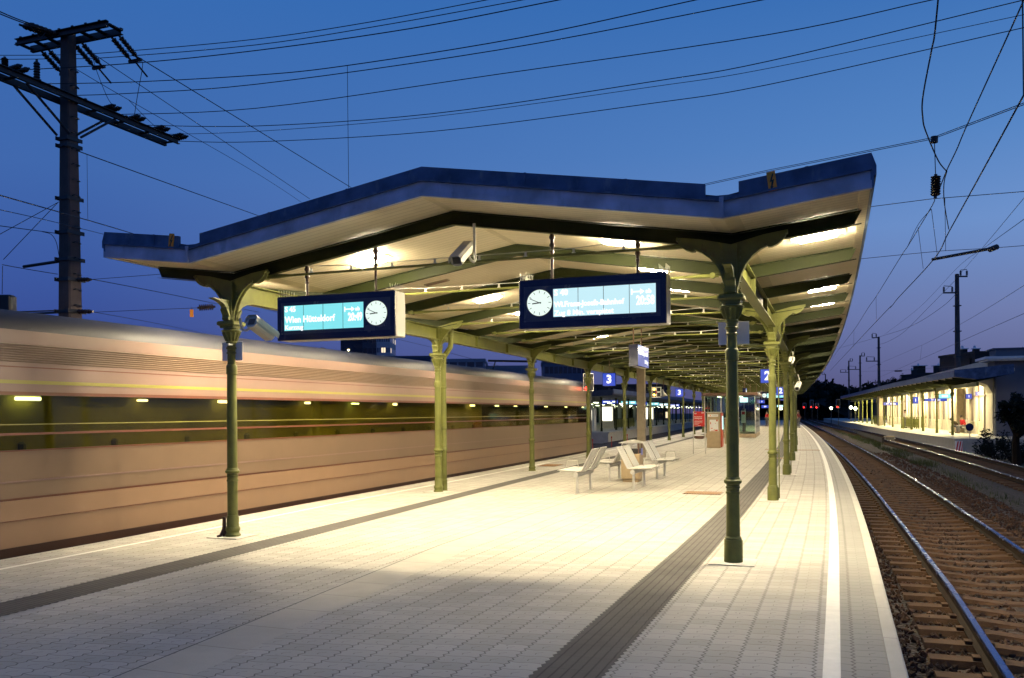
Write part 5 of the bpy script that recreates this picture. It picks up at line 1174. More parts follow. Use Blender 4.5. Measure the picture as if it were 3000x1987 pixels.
# ------------------------------------------------------------------ the far platform on the left
def left_platform():
    b = MB(); b.sweep(lambda s: [(-11.7, 0), (-30, 0), (-30, -.97), (-11.8, -.97), (-11.8, -.10), (-11.7, -.10)], frange(63.5, 200, 2)); structure('platform', b, M_['wall'])
    b = MB(); b.sweep(lambda s: [(-11.72, .004), (-12.3, .004)], frange(63.5, 200, 2), closed=False); structure('platform_edge', b, M_['kerb'])
    t = thing('platform_canopy', 'dark canopy over the far left platform with a row of greenish tube lamps', 'canopy')
    st = frange(66, 198, 3); b = MB(); b.sweep(lambda s: [(-11.9, 3.25), (-11.9, 3.75), (-14.5, 3.62), (-18.5, 3.62), (-22.5, 3.9), (-22.5, 3.2), (-18.5, 3.1), (-14.5, 3.1)], st); b.obj('roof', M_['roofdark'], t)
    b = MB(); b.sweep(lambda s: [(-11.85, 3.40), (-11.85, 3.80), (-11.80, 3.80), (-11.80, 3.40)], st); b.obj('fascia', M_['zinc'], t)
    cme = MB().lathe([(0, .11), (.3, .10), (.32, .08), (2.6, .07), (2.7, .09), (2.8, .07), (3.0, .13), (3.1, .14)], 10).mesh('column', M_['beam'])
    for k in range(19):
        for l in (-13.0, -18.5):
            o = bpy.data.objects.new('column', cme); COL.objects.link(o); o.parent = t; o.matrix_world = FR(66.5+k*7, l)
    t0 = thing('tube_lamp', 'greenish tube lamp hanging under the far left canopy', 'lamp', FR(67, -13.6, 2.62), 'tube lamps under the far left canopy')
    b = MB(); b.bbox((0, 0, .03), (.22, 1.5, .06), .01); b.obj('housing', M_['grey'], t0); b = MB(); b.box((0, 0, -.02), (.16, 1.42, .05)); b.obj('tube', M_['tube'], t0)
    b = MB(); [b.tube([(0, y_, .06), (0, y_, .52)], .01, 4) for y_ in (-.5, .5)]; b.obj('hanger', M_['iron'], t0)
    n = 0
    for l in (-13.6, -17.2, -20.2):
        for k in range(20):
            if n: dup(t0, None, FR(67+k*6.4+(l % 1.7), l, 2.62), 'greenish tube lamp hanging under the far left canopy')
            n += 1
    def obj1(nm, lab, cat, s, l, build, group=None):
        t = thing(nm, lab, cat, FR(s, l), group); build(t); return t
    def station(t):
        q = MB(); q.box((0, 30, 1.55), (.2, 64, 3.1)); q.obj('wall', mat('pale green wall tiles', (.30, .36, .30), .5, 0, .1, .6), t)
        for k in range(9): q = MB(); q.box((.115, 2+k*6.9, 1.4), (.03, 3.8, 2.2)); w = q.obj('window', M_['trainglass'] if k % 2 else M_['glasspane'], t)
        for k in range(9): q = MB(); q.box((.13, 4.9+k*6.9, 1.5), (.05, .5, 3.0)); q.obj('pier', M_['grey'], t)
        for k in (0, 2, 5): q = MB(); q.box((.16, 6.0+k*6.9, 1.7), (.05, .9, 1.5)); q.obj('lit_doorway', M_['bulb'], t)
    obj1('station_hall', 'low glazed hall with greenish lit walls behind the far left platform', 'building', 74, -21.5, station)
    def ad(t):
        q = MB(); q.bbox((0, 0, 1.25), (1.45, .22, 2.5), .02); q.obj('case', M_['grey'], t); q = MB(); q.box((0, -.115, 1.55), (1.25, .012, 1.5)); q.obj('poster', M_['poster'], t)
    obj1('lit_poster', 'bright lit poster case left of the square concrete pillar on the far platform', 'poster case', 82, -15.6, ad)
    obj1('lit_poster', 'small lit poster case far along the left platform', 'poster case', 104, -14.4, lambda t: ad(t))
    def kiosk(t):
        q = MB(); q.bbox((0, 0, 1.05), (2.2, 1.0, 2.1), .03); q.obj('cabinet', M_['grey'], t)
        for x_ in (-.5, .5): q = MB(); q.box((x_, -.51, 1.45), (.75, .012, .95)); q.obj('lit_panel', M_['poster'], t)
    obj1('ticket_machine', 'grey ticket machine with two lit panels on the far left platform', 'ticket machine', 69.5, -15.3, kiosk)
    def pole_sign(num, mname):
        def f(t):
            q = MB(); q.bbox((0, 0, 2.92), (.62, .14, .62), .02); q.obj('housing', M_['darkblue'], t); q = MB(); q.box((0, -.075, 2.92), (.58, .01, .58)); a = q.obj('face', M_[mname], t)
            words(num, .5, M_['glow'], a, Matrix.Translation((0, -.082, 2.92)) @ UP_Y, 'CENTER', .015); q = MB(); q.tube([(0, 0, 3.23), (0, 0, 3.5)], .03, 6); q.obj('hanging_pole', M_['iron'], t)
        return f
    obj1('platform_number_sign', 'green lit square sign with a white 5 over the far left platform', 'platform sign', 66.5, -14.6, pole_sign('5', 'greensign'))
    obj1('platform_number_sign', 'blue lit sign over the near end of the far left platform', 'platform sign', 67.5, -17.3, pole_sign('4', 'bluesign'))
    for i, (s, l, m_, lab) in enumerate(((75, -13.9, 'bluesign', 'first'), (83, -13.4, 'screen', 'second'), (92, -13.6, 'bluesign', 'third'), (101, -13.4, 'screen', 'fourth'), (112, -13.6, 'screenpale', 'fifth'), (126, -13.6, 'bluesign', 'sixth'))):
        def f(t, m_=m_):
            q = MB(); q.bbox((0, 0, 2.75), (1.7, .16, .42), .02); q.obj('housing', M_['darkblue'], t); q = MB(); q.box((0, -.085, 2.75), (1.62, .01, .34)); a = q.obj('face', M_[m_], t)
            q = MB(); q.box((-.3, -.092, 2.76), (.7, .006, .12)); q.box((.45, -.092, 2.76), (.4, .006, .16)); q.obj('white_band', M_['glow'], a); q = MB(); q.tube([(0, 0, 2.96), (0, 0, 3.3)], .03, 6); q.obj('hanging_pole', M_['iron'], t)
        obj1('lit_panel_sign', lab+' wide lit sign panel along the far left platform, counted from its near end', 'sign', s, l, f, 'wide lit signs over the far left platform')
    def rail(l):
        def f(t):
            q = MB(); q.tube([(0, 0, 1.05), (0, l, 1.05)], .03, 6); q.obj('handrail', M_['beam'], t)
            q = MB(); [q.tube([(0, .1+k*.2, .1), (0, .18+k*.2, .4), (0, .05+k*.2, .7), (0, .1+k*.2, 1.0)], .018, 4) for k in range(int(l/.2)-1)]; q.tube([(0, 0, .1), (0, l, .1)], .02, 6); q.obj('grille', M_['green'], t)
            for k in range(int(l/2)+1): q = MB(); q.box((0, k*2, .52), (.06, .06, 1.03)); q.obj('post', M_['beam'], t)
        return f
    obj1('stair_railing', 'green ornamental railing on the far left platform behind the square pillar', 'railing', 80, -14.4, rail(13), 'green railings of the far left platform')
    def seat(t):
        q = MB(); q.bbox((0, 0, .45), (1.2, .45, .05), .01); q.obj('seat', M_['grey'], t); q = MB(); q.bbox((0, .25, .75), (1.2, .05, .5), .01); q.obj('backrest', M_['grey'], t)
        for x_ in (-.5, .5): q = MB(); q.tube([(x_, 0, 0), (x_, 0, .43)], .03, 6); q.obj('leg', M_['steel'], t)
    obj1('bench', 'pale bench at the near end of the far left platform', 'bench', 66, -16.4, seat)
    for k in range(7):
        s = 26+k*6.2
        t = thing('marker_post', 'thin red marker post beyond the left track, '+ORD[k]+' from the train end', 'post', FR(s, -9.0, -.95), 'red marker posts along the left tracks'); q = MB(); q.tube([(0, 0, 0), (0, 0, .95)], .03, 6); q.obj('stake', M_['redpost'], t)
        q = MB(); q.bbox((0, -.02, .88), (.09, .02, .12), .005); q.obj('cap_plate', M_['redpost'], t)
left_platform()
def light_signal(u0, v0, u1, v1, Y, label, red=True, mast=True, frame=True):
    a, c = AT(u0, v1, Y), AT(u1, v0, Y); w, h = c.x-a.x, c.z-a.z
    t = thing('light_signal', label, 'railway signal', Matrix.Translation((a.x+w/2, a.y, a.z)), 'railway light signals')
    b = MB(); b.bbox((0, .12, h/2), (w, .2, h), min(w, h)*.12); b.obj('head', M_['black'], t)
    if frame:
        b = MB()
        for cc, d in (((0, .0, h*.02), (w, .03, h*.03)), ((0, .0, h*.985), (w, .03, h*.03)), ((-w*.485, 0, h/2), (w*.03, .03, h*.93)), ((w*.485, 0, h/2), (w*.03, .03, h*.93))): b.box(cc, d)
        b.obj('white_border', M_['white'], t)
    if red: b = MB(); b.lathe([(0, w*.17), (.04, w*.15)], 14, Matrix.Translation((-w*.18, .02, h*.14)) @ Matrix.Rotation(PI/2, 4, 'X')); b.obj('red_lamp', M_['redlight'], t)
    if mast: b = MB(); b.tube([(w*.2, .2, -a.z-.95), (w*.2, .2, h*.5)], .05, 8); b.obj('mast', M_['iron'], t)
light_signal(1709, 1094, 1739, 1146, 37, 'black white-bordered light signal half hidden behind the fourth left column')
light_signal(-14, 862, 28, 942, 13.6, 'dark rounded back of a signal head at the left edge above the train', False, True, False)
def street_lamp(px, py, heads, Y, label):
    p = A2(px, py, Y); g = -.95; t = thing('street_lamp', label, 'street lamp', Matrix.Translation((p.x, p.y, g)), 'double headed street lamps behind the train')
    h = p.z-g; b = MB(); b.tube([(0, 0, 0), (0, 0, h)], [.11, .07], 8); b.obj('pole', M_['iron'], t)
    for (x_, y_), lit in heads:
        q = A2(x_, y_, Y)-Vector((p.x, p.y, g)); d = 1 if q.x > 0 else -1
        b = MB(); b.tube([(0, 0, h-.02), (q.x*.25, 0, h+.12*(q.z-h)), (q.x*.6, 0, q.z+.02), (q.x-.3*d, 0, q.z)], .035, 6); b.obj('arm', M_['iron'], t)
        b = MB(); b.tube([(q.x-.35*d, 0, q.z+.02), (q.x-.1*d, 0, q.z+.06), (q.x+.3*d, 0, q.z+.10), (q.x+.5*d, 0, q.z+.06)], [.06, .13, .17, .05], 8); hd = b.obj('lamp_head', M_['black'], t)
        b = MB(); b.lathe([(-.12, .02), (-.08, .10), (0, .14)], 10, Matrix.Translation((q.x+.15*d, -.05, q.z-.04))); b.obj('lens', M_['street'] if lit else M_['glasspane'], hd)
street_lamp(778, 832, (((748, 808), False), ((803, 808), True)), 110, 'double street lamp with its lit head below the left departure board')
street_lamp(1112, 876, (((1092, 858), False), ((1132, 856), True)), 150, 'double street lamp with its lit head between the second and third left columns')

# ------------------------------------------------------------------ buildings beyond
WIN = {}
def block(name, label, u0, u1, v0, Y, depth, yaw=0.0, wallc=(.10, .11, .15), glassc=(.03, .04, .07), px=3.0, pz=3.3, lit=0.0, parapet=.8, extra=None, cat='building', group=None):
    a, c = AT(u0, v0, Y), AT(u1, v0, Y); w = c.x-a.x; h = a.z+.95
    t = thing(name, label, cat, Matrix.Translation(((a.x+c.x)/2, Y, -.95)) @ Matrix.Rotation(yaw, 4, 'Z'), group)
    key = (wallc, glassc, px, pz, lit)
    if key not in WIN: WIN[key] = facade_windows_material('banded facade %d' % len(WIN), wallc, glassc, px, pz, lit)
    b = MB(); x0, x1, y1 = -w/2, w/2, depth
    R = [(x0, 0), (x1, 0), (x1, y1), (x0, y1)]
    for (p, q) in zip(R, R[1:]+R[:1]):
        L = math.hypot(q[0]-p[0], q[1]-p[1]); b.add([(p[0], p[1], 0), (q[0], q[1], 0), (q[0], q[1], h-parapet), (p[0], p[1], h-parapet)], [(0, 1, 2, 3)], [[(0, 0), (L, 0), (L, h-parapet), (0, h-parapet)]])
    b.obj('wall', WIN[key], t)
    b = MB(); b.box((0, depth/2, h-parapet/2), (w+.3, depth+.3, parapet)); b.obj('roof', M_['sil'] if sum(wallc) < .2 else mat('parapet '+label[:12], wallc, .7), t)
    if extra: extra(t, w, h, depth)
    return t
block('office_tower', 'dark slab tower left of the paler office tower under the left departure board', 997, 1061, 905, 300, 16, 0, (.028, .032, .06), (.02, .025, .05), 4, 3.4, 0)
block('office_tower', 'dark windowed side tower between the slab and the pale tower', 1061, 1102, 905, 292, 18, 0, (.05, .055, .085), (.012, .014, .03), 1.6, 3.6, .05)
block('office_tower', 'pale office tower with rows of narrow windows under the left departure board', 1102, 1142, 905, 290, 14, 0, (.42, .38, .42), (.20, .19, .24), .75, 3.6, .12)  # same tower as the block before: shade and light painted into the wall colours
block('warehouse', 'long low dark blue warehouse with slit windows behind the train', 1060, 1262, 1044, 230, 20, 0, (.05, .06, .12), (.01, .012, .02), 3.4, 12, 0)
def glazed(t, w, h, d):
    b = MB(); b.box((-w*.02, -.4, h*.62), (w*.34, .3, 1.5)); b.obj('window_band', M_['house'], t)
    b = MB(); b.box((0, -.3, h*.48), (w*.96, .3, .5)); b.obj('ledge', M_['house'], t)
block('factory_hall', 'grey factory hall with glazed roof lights behind the second left column', 1262, 1420, 1052, 200, 22, 0, (.20, .21, .27), (.07, .07, .10), 2.0, 3.0, 0, extra=glazed)
def strip(t, w, h, d):
    b = MB(); b.box((0, -.3, h-3.3), (w*.98, .3, 1.0)); b.obj('window_band', M_['house'], t)
block('factory_hall', 'long grey hall with a strip of windows between the second and third left columns', 1400, 1545, 1072, 215, 22, 0, (.19, .20, .26), (.06, .06, .09), 2.0, 3.2, 0, extra=strip)
block('office_tower', 'dark banded office tower between the third and fourth left columns', 1594, 1716, 1050, 170, 16, 0, (.09, .10, .16), (.025, .03, .055), .9, 3.0, .02)
block('low_building', 'low dark building behind the far left platform', 1540, 1960, 1128, 190, 12, 0, (.03, .034, .05), (.02, .02, .03), 3, 3, .03)
block('low_building', 'low dark building stretching behind the train', 300, 1262, 1085, 250, 12, 0, (.05, .055, .08), (.02, .02, .03), 3, 3, .02)
# ------------------------------------------------------------------ the platform and station building on the right
P1E = [(40, 12.55), (46, 12.35), (55, 11.9), (71, 11.35), (400, 11.35)]
p1e = lambda s: lerp_table(P1E, s)
def right_platform():
    b = MB(); st = frange(46.3, 200, 2); b.sweep(lambda s: [(p1e(s), 0), (22, 0), (22, -.97), (p1e(s)+.08, -.97), (p1e(s)+.08, -.12), (p1e(s), -.12)], st); structure('platform', b, M_['wall'])
    b = MB(); b.sweep(lambda s: [(p1e(s)+.02, .004), (15.5, .004)], st, closed=False, uvx=True); structure('platform_paving', b, M_['slabs'])
    t = thing('hazard_board', 'red and white striped board on the corner of the right platform end', 'warning board', FR(46.25, p1e(46)+.22, -.75) @ Matrix.Diagonal((.5, 1, .9, 1)))
    b = MB(); b.bbox((0, 0, .32), (.8, .05, .74), .01); p = b.obj('board', M_['white'], t)
    for k in range(3): b = MB(); b.prism([(-.38+k*.28, -.03), (-.24+k*.28, -.03), (-.02+k*.28 if k < 2 else .38, .67), (-.16+k*.28, .67)], .006, Matrix.Translation((0, -.03, 0))); b.obj('red_stripe', M_['red'], p)
    t = thing('platform_canopy', 'station canopy on green columns over the brightly lit right platform', 'canopy')
    st = frange(46.5, 140, 2.0); cl = lambda s: lerp_table([(54, 13.62), (62, 13.40), (85, 13.12), (200, 12.95)], s)
    zf = lambda l, s: 3.62 if l < 12.2 else 3.62
    ev = lambda s: p1e(s)+.12
    b = MB(); b.sweep(lambda s: [(ev(s), 3.66), (cl(s), 3.50), (15.55, 3.95), (15.55, 4.12), (cl(s), 3.70), (ev(s), 3.78)], st); b.obj('roof', M_['soffit'], t)
    b = MB(); b.sweep(lambda s: [(ev(s)-.03, 3.64), (ev(s)-.03, 4.02), (ev(s)-.06, 4.02), (ev(s)-.06, 3.64)], st); b.obj('eaves_board', M_['zinc'], t)
    b = MB(); b.sweep(lambda s: [(ev(s)-.03, 4.03), (15.5, 4.32), (15.5, 4.13), (ev(s)-.02, 3.80)], st); b.obj('roof_covering', M_['roofdark'], t)
    b = MB(); M = FR(46.42); e0 = ev(46.4); b.add([(e0-.06, 0, 3.64), (cl(46), 0, 3.48), (15.5, 0, 3.78), (15.5, 0, 4.34), (e0-.06, 0, 4.05)], [(0, 1, 2, 3, 4)], None, M); b.add([(e0-.06, .06, 3.64), (cl(46), .06, 3.48), (15.5, .06, 3.78), (15.5, .06, 4.34), (e0-.06, .06, 4.05)], [(4, 3, 2, 1, 0)], None, M); b.obj('end_fascia', M_['zinc'], t)
    k = 0; s = 47.5
    while s < 138:
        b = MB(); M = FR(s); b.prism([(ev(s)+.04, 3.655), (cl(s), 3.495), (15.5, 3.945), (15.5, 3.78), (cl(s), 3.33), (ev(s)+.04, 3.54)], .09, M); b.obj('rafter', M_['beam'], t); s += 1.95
    b = MB(); b.sweep(lambda s: [(cl(s)-.07, 3.10), (cl(s)+.07, 3.10), (cl(s)+.07, 3.325), (cl(s)-.07, 3.325)], st); b.obj('girder', M_['green'], t)
    for i, s in enumerate((54.8, 60.3, 66.4, 72.6, 78.6, 85.2, 92.6, 100.0, 106.6, 113.2, 119.6, 126, 132.5)):
        c = put_column('plain', t, FR(s, cl(s)) @ Matrix.Diagonal((1, 1, .955, 1)), ('capital', 'bracket', 'console') if i < 8 else ('capital', 'bracket'))
    # flood lamps, two at each column head
    n = 0
    for i in range(13):
        s = 56.0+i*6.2
        for l in (13.95, 14.9):
            n += 1
            lt = thing('flood_lamp', 'bright cream flood lamp close to the ceiling of the right station canopy', 'lamp', FR(s, l, 3.30 if l < 14.5 else 3.42), 'flood lamps under the right station canopy')
            b = MB(); b.bbox((0, 0, .04), (.30, .30, .08), .02); b.obj('housing', M_['grey'], lt); b = MB(); b.box((0, 0, -.012), (.24, .24, .02)); b.obj('lens', M_['p1lamp'], lt)
            b = MB(); b.tube([(0, 0, .08), (0, 0, .3)], .02, 5); b.obj('hanger', M_['green'], lt)
    # the station building
    t = thing('station_building', 'cream station building with tall pilasters behind the right platform and a pale end wing', 'building')
    F = 15.62
    b = MB(); b.sweep(lambda s: [(F, 0), (F, 5.0), (24, 5.0), (24, 0)], frange(54.2, 114, 4)); b.obj('facade', M_['cream'], t)
    n = 24
    for k in range(n):
        s = 55.2+k*2.42
        b = MB(); b.box((-.055, 0, 1.9), (.10, .62, 3.8), FR(s, F)); b.obj('pilaster', M_['cream'], t)
        b = MB(); b.box((-.012, 1.05, 2.15), (.02, 1.0, 2.5), FR(s, F)); w = b.obj('window', M_['pilaster'], t)
        for y_ in (.52, 1.58): b = MB(); b.box((-.03, y_, 2.15), (.06, .07, 2.5), FR(s, F)); b.obj('window_frame', M_['brown'], w)
        b = MB(); b.box((-.05, 1.05, .86), (.09, 1.2, .07), FR(s, F)); b.obj('sill', M_['cream'], w)
    b = MB(); b.sweep(lambda s: [(F-.07, 2.62), (F-.13, 2.62), (F-.13, 2.70), (F-.07, 2.70)], frange(54.3, 114, 4)); b.obj('pipe_rail', M_['brown'], t)
    # end wing, parapet, cornice, chamfered corner
    M = FR(52.0, F)
    b = MB(); b.box((8.3, 1.05, 1.95), (16.6, 2.1, 5.8), M); b.obj('end_wall', M_['house'], t)
    b = MB(); b.box((1.15, -.045, 1.95), (2.2, .09, 5.4), M); b.obj('wall_pier', M_['house'], t)
    b = MB(); b.box((8.1, .8, 4.98), (17.6, 3.2, .16), M); b.box((8.1, .8, 4.85), (17.2, 2.9, .11), M); b.obj('cornice', M_['white'], t)
    b = MB(); b.box((8.3, 1.1, 5.32), (16.4, 1.9, .50), M); b.box((8.3, 1.1, 5.60), (16.8, 2.2, .07), M); b.obj('parapet', M_['house'], t)
    b = MB(); b.prism([(-.06, 0), (-.06, 2.75), (-.34, 3.25), (-1.1, 3.62), (-1.1, 3.74), (-.003, 3.74), (-.003, 0)], 1.6, M @ Matrix.Translation((0, 1.2, 0))); b.obj('side_buttress', M_['cream'], t)
    # two square piers on the platform
    for (u0, u1, v1, Y, lab) in ((2798, 2820, 1267, 65.5, 'wide square brown grey pier near the right platform end'), (2573, 2585, 1247, 98, 'far square brown grey pier on the right platform by the railings')):
        a, c = AT(u0, v1, Y), AT(u1, v1, Y); w = c.x-a.x
        t = thing('concrete_pier', lab, 'pillar', Matrix.Translation(((a.x+c.x)/2, Y, 0)), 'square piers on the right platform'); b = MB(); b.bbox((0, 0, 1.66), (w, .5, 3.3), .02); b.obj('shaft', M_['concrete'], t); b = MB(); b.box((0, 0, .05), (w+.06, .56, .08)); b.obj('foot', M_['concrete'], t)
    def railing(u, v, yaw, l, lab):
        g = ATZ(u, v, 0); t = thing('stair_railing', lab, 'railing', Matrix.Translation(g) @ Matrix.Rotation(yaw, 4, 'Z'), 'green railings of the right platform')
        b = MB(); b.tube([(0, 0, 1.05), (l, 0, 1.05)], .03, 6); b.tube([(0, 0, .92), (l, 0, .92)], .02, 6); b.tube([(0, 0, .12), (l, 0, .12)], .02, 6); b.obj('handrail', M_['green'], t)
        b = MB()
        for k in range(int(l/.17)): x_ = .08+k*.17; b.tube([(x_, 0, .12), (x_+.05, 0, .35), (x_-.04, 0, .6), (x_, 0, .92)], .016, 4)
        b.obj('grille', M_['green'], t)
        for k in range(int(l/1.3)+1): b = MB(); b.box((k*1.3, 0, .54), (.07, .07, 1.08)); b.obj('post', M_['green'], t)
    railing(2575, 1248, .15, 1.5, 'left short green railing on the right platform beside the far pier'); railing(2585, 1247, 1.28, 9, 'left long green railing on the right platform')
    railing(2647, 1256, .1, 1.4, 'middle green railing in front of the man in white'); railing(2692, 1257, 1.28, 9, 'long green railing running along behind the man in white'); railing(2700, 1254, .1, 1.3, 'right green ornamental railing panel before the cream facade')
    for a in ((2750, 1154, 2786, 1168, 68, 'screen', 'large cyan departure board of the right platform', '20:58'), (2708, 1167.5, 2775, 1176, 70, 'bluesign', 'long blue direction sign below the cyan board on the right platform', '2-5   Ausgang'),
              (2675, 1163, 2690, 1183, 77, 'bluesign', 'blue sign block left of the long direction sign, right platform', '1'), (2588, 1179, 2632, 1187.5, 92, 'bluesign', 'long blue direction sign farthest left under the right canopy', '2-5   Ausgang'),
              (2830, 1154, 2847.5, 1169, 62, 'bluesign', 'square blue sign with a white 1 right of the wide pier', '1'), (2859, 1147, 2876, 1160, 60, 'bluesign', 'small blue sign with white band at the end wall of the station', 'Bf')):
        small_sign(*a, group='lit signs of the right platform', z_top=3.45)
    t = thing('lit_showcase', 'tall narrow cyan lit showcase on the cream facade left of the front column', 'showcase', Matrix.Translation(ATZ(2790, 1258, 0)) @ Matrix.Rotation(-.3, 4, 'Z')); b = MB(); b.bbox((0, .08, 1.05), (.22, .14, 2.1), .02); b.obj('case', M_['darkblue'], t); b = MB(); b.box((0, -.004, 1.4), (.16, .01, 1.1)); b.obj('lit_panel', M_['cyanbox'], t)
    g = ATZ(2840, 1284, 0); t = thing('round_sign', 'dark round disc sign seen from behind on a short post at the right platform end', 'sign', Matrix.Translation(g)); b = MB(); b.tube([(0, 0, 0), (0, 0, .62)], .03, 8); b.obj('post', M_['steel'], t)
    b = MB(); b.lathe([(-.01, .235), (.01, .235)], 28, Matrix.Translation((0, -.035, .66)) @ Matrix.Rotation(PI/2, 4, 'X')); b.obj('disc', M_['darkblue'], t)
    g = ATZ(2858, 1303, -.95); t = thing('leaning_post', 'short pale leaning post in front of the dark bush', 'post', Matrix.Translation(g)); b = MB(); b.tube([(0, 0, 0), (-.22, 0, .62)], .05, 6); b.obj('stake', M_['plate'], t); b = MB(); b.lathe([(0, .09), (.06, .08)], 8); b.obj('foot', M_['concrete'], t)
    g = ATZ(2608, 1302, -.95); t = thing('cable_box', 'pale concrete cable box between the far tracks', 'concrete box', Matrix.Translation(g) @ Matrix.Rotation(-.29, 4, 'Z')); b = MB(); b.bbox((0, .5, .28), (.62, 1.0, .56), .02); b.obj('body', M_['wall'], t); b = MB(); b.bbox((0, .5, .60), (.70, 1.1, .07), .01); b.obj('lid', M_['concrete'], t)
    t = thing('low_barrier', 'low dark plank barrier running between the two right hand tracks', 'barrier'); s = 60
    while s < 150:
        b = MB(); b.box((0, 0, .30), (.10, .12, .62), FR(s, 9.75+.004*(s-60), -.95)); b.obj('post', M_['sil'], t); s += 2.2
    b = MB(); b.sweep(lambda s: [(9.70+.004*(s-60), -.72), (9.70+.004*(s-60), -.36), (9.66+.004*(s-60), -.36), (9.66+.004*(s-60), -.72)], frange(60, 150, 3)); b.obj('planks', M_['sil'], t)
right_platform()

def grass():
    rr = random.Random(5); b = MB()
    for s0, s1, l0, l1, n, h in ((34, 80, 8.7, 9.6, 2600, .30), (60, 110, 8.2, 9.3, 900, .28), (16, 34, 8.95, 9.6, 500, .16)):
        cl = [(rr.uniform(s0, s1), rr.uniform(l0, l1)) for _ in range(26)]
        for _ in range(n):
            cs, cl_ = cl[rr.randrange(26)]; p = W(cs+rr.gauss(0, .9), cl_+rr.gauss(0, .16), -.86); a = rr.uniform(0, 6.28); k = rr.uniform(.4, 1.2)*h; w = .012
            d = Vector((math.cos(a), math.sin(a), 0)); e = Vector((-d.y, d.x, 0)); b.add([p-e*w, p+e*w, p+d*k*.35+Vector((0, 0, k))], [(0, 1, 2)])
    tag(b.obj('grass', M_['grassm']), 'rough grass growing between the two right hand tracks', 'grass', None, 'stuff')
grass()

# ------------------------------------------------------------------ trees, skyline and red signals
LEAF = {}
def leaf_cloud(rr, blobs, n, size):
    b = MB()
    for _ in range(n):
        c, r = blobs[rr.randrange(len(blobs))]
        d = Vector((rr.gauss(0, 1), rr.gauss(0, 1), rr.gauss(0, 1))).normalized()*r*(rr.random()**.4)
        p = Vector(c)+d; u = Vector((rr.gauss(0, 1), rr.gauss(0, 1), rr.gauss(0, 1))).normalized(); v = u.orthogonal().normalized(); k = size*rr.uniform(.5, 1.3)
        b.add([p-u*k, p+v*k*.6, p+u*k, p-v*k*.6], [(0, 1, 2, 3)])
    return b
def tree(u, vtop, Y, width, label, seed, kind='round', n=700, group='dark trees beyond the right hand tracks', base=-.95):
    rr = random.Random(seed); p = AT(u, vtop, Y); h = p.z-base; t = thing('tree', label, 'tree', Matrix.Translation((p.x, p.y, base)), group); w = width
    b = MB(); b.tube([(0, 0, 0), (rr.uniform(-.1, .1), 0, h*.35), (rr.uniform(-.2, .2), 0, h*.62), (0, 0, h*.85)], [w*.075+.08, w*.06+.06, w*.035+.03, .03], 7)
    blobs = []
    if kind == 'round':
        for k in range(14):
            a = rr.uniform(0, 6.28); q = rr.random(); z = h*(.38+.5*rr.random()); R = w*.5*(1-abs((z/h-.6)/.48)**2*.7); c = (math.cos(a)*R*.75*q**.5, math.sin(a)*R*.75*q**.5, z); blobs.append((c, w*rr.uniform(.12, .24)))
            b.tube([(0, 0, h*.4), tuple(v*.6+(h*.42*.4 if i == 2 else 0) for i, v in enumerate(c)), c], [.05+w*.012, .04, .015], 5)
        blobs.append(((0, 0, h-w*.16), w*.16))
    elif kind == 'cone':
        for k in range(16): z = h*(.12+.86*k/16); R = w*.5*(1-(z/h)**1.2); blobs += [((math.cos(k*2.4)*R*.5, math.sin(k*2.4)*R*.5, z), max(.25, R*.7))]
    else:
        for k in range(14): z = h*(.12+.84*k/14); blobs.append(((rr.uniform(-.1, .1)*w, rr.uniform(-.1, .1)*w, z), w*.42*math.sin(PI*min(.98, .15+.8*k/14))**.6))
    b.obj('trunk', M_['bark'], t)
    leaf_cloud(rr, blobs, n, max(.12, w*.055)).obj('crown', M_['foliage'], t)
    return t
tree(2978, 1148, 38, 1.7, 'dark rounded small tree at the right edge before the pale wall', 3, 'round', 1500, None)
def bush(u, v, Y, w, h, label, seed, n=1500):
    rr = random.Random(seed); g = ATZ(u, v, -.95) if Y is None else AT(u, v, Y); t = thing('bush', label, 'bush', Matrix.Translation((g.x, g.y, -.95)), 'dark bushes at the right platform end')
    bl = [((rr.uniform(-w, w)*.45, rr.uniform(-.5, .5), rr.uniform(.15, .75)*h), w*rr.uniform(.12, .22)) for _ in range(12)]
    b = MB(); [b.tube([(c[0]*.4, c[1]*.4, 0), (c[0]*.8, c[1]*.8, c[2]*.6), c], [.03, .02, .008], 5) for c, r in bl]; b.obj('stem', M_['bark'], t); leaf_cloud(rr, bl, n, .075).obj('leaves', M_['foliage'], t)
bush(2935, 1300, 46, 2.6, 1.75, 'spiky dark bush covering the foot of the pale end wall', 8); bush(2990, 1310, 42, 2.2, 1.35, 'dark bush at the right picture edge below the tree', 9); bush(2896, 1302, 48, .9, 1.3, 'small thin bush at the corner of the right platform', 10, 500)
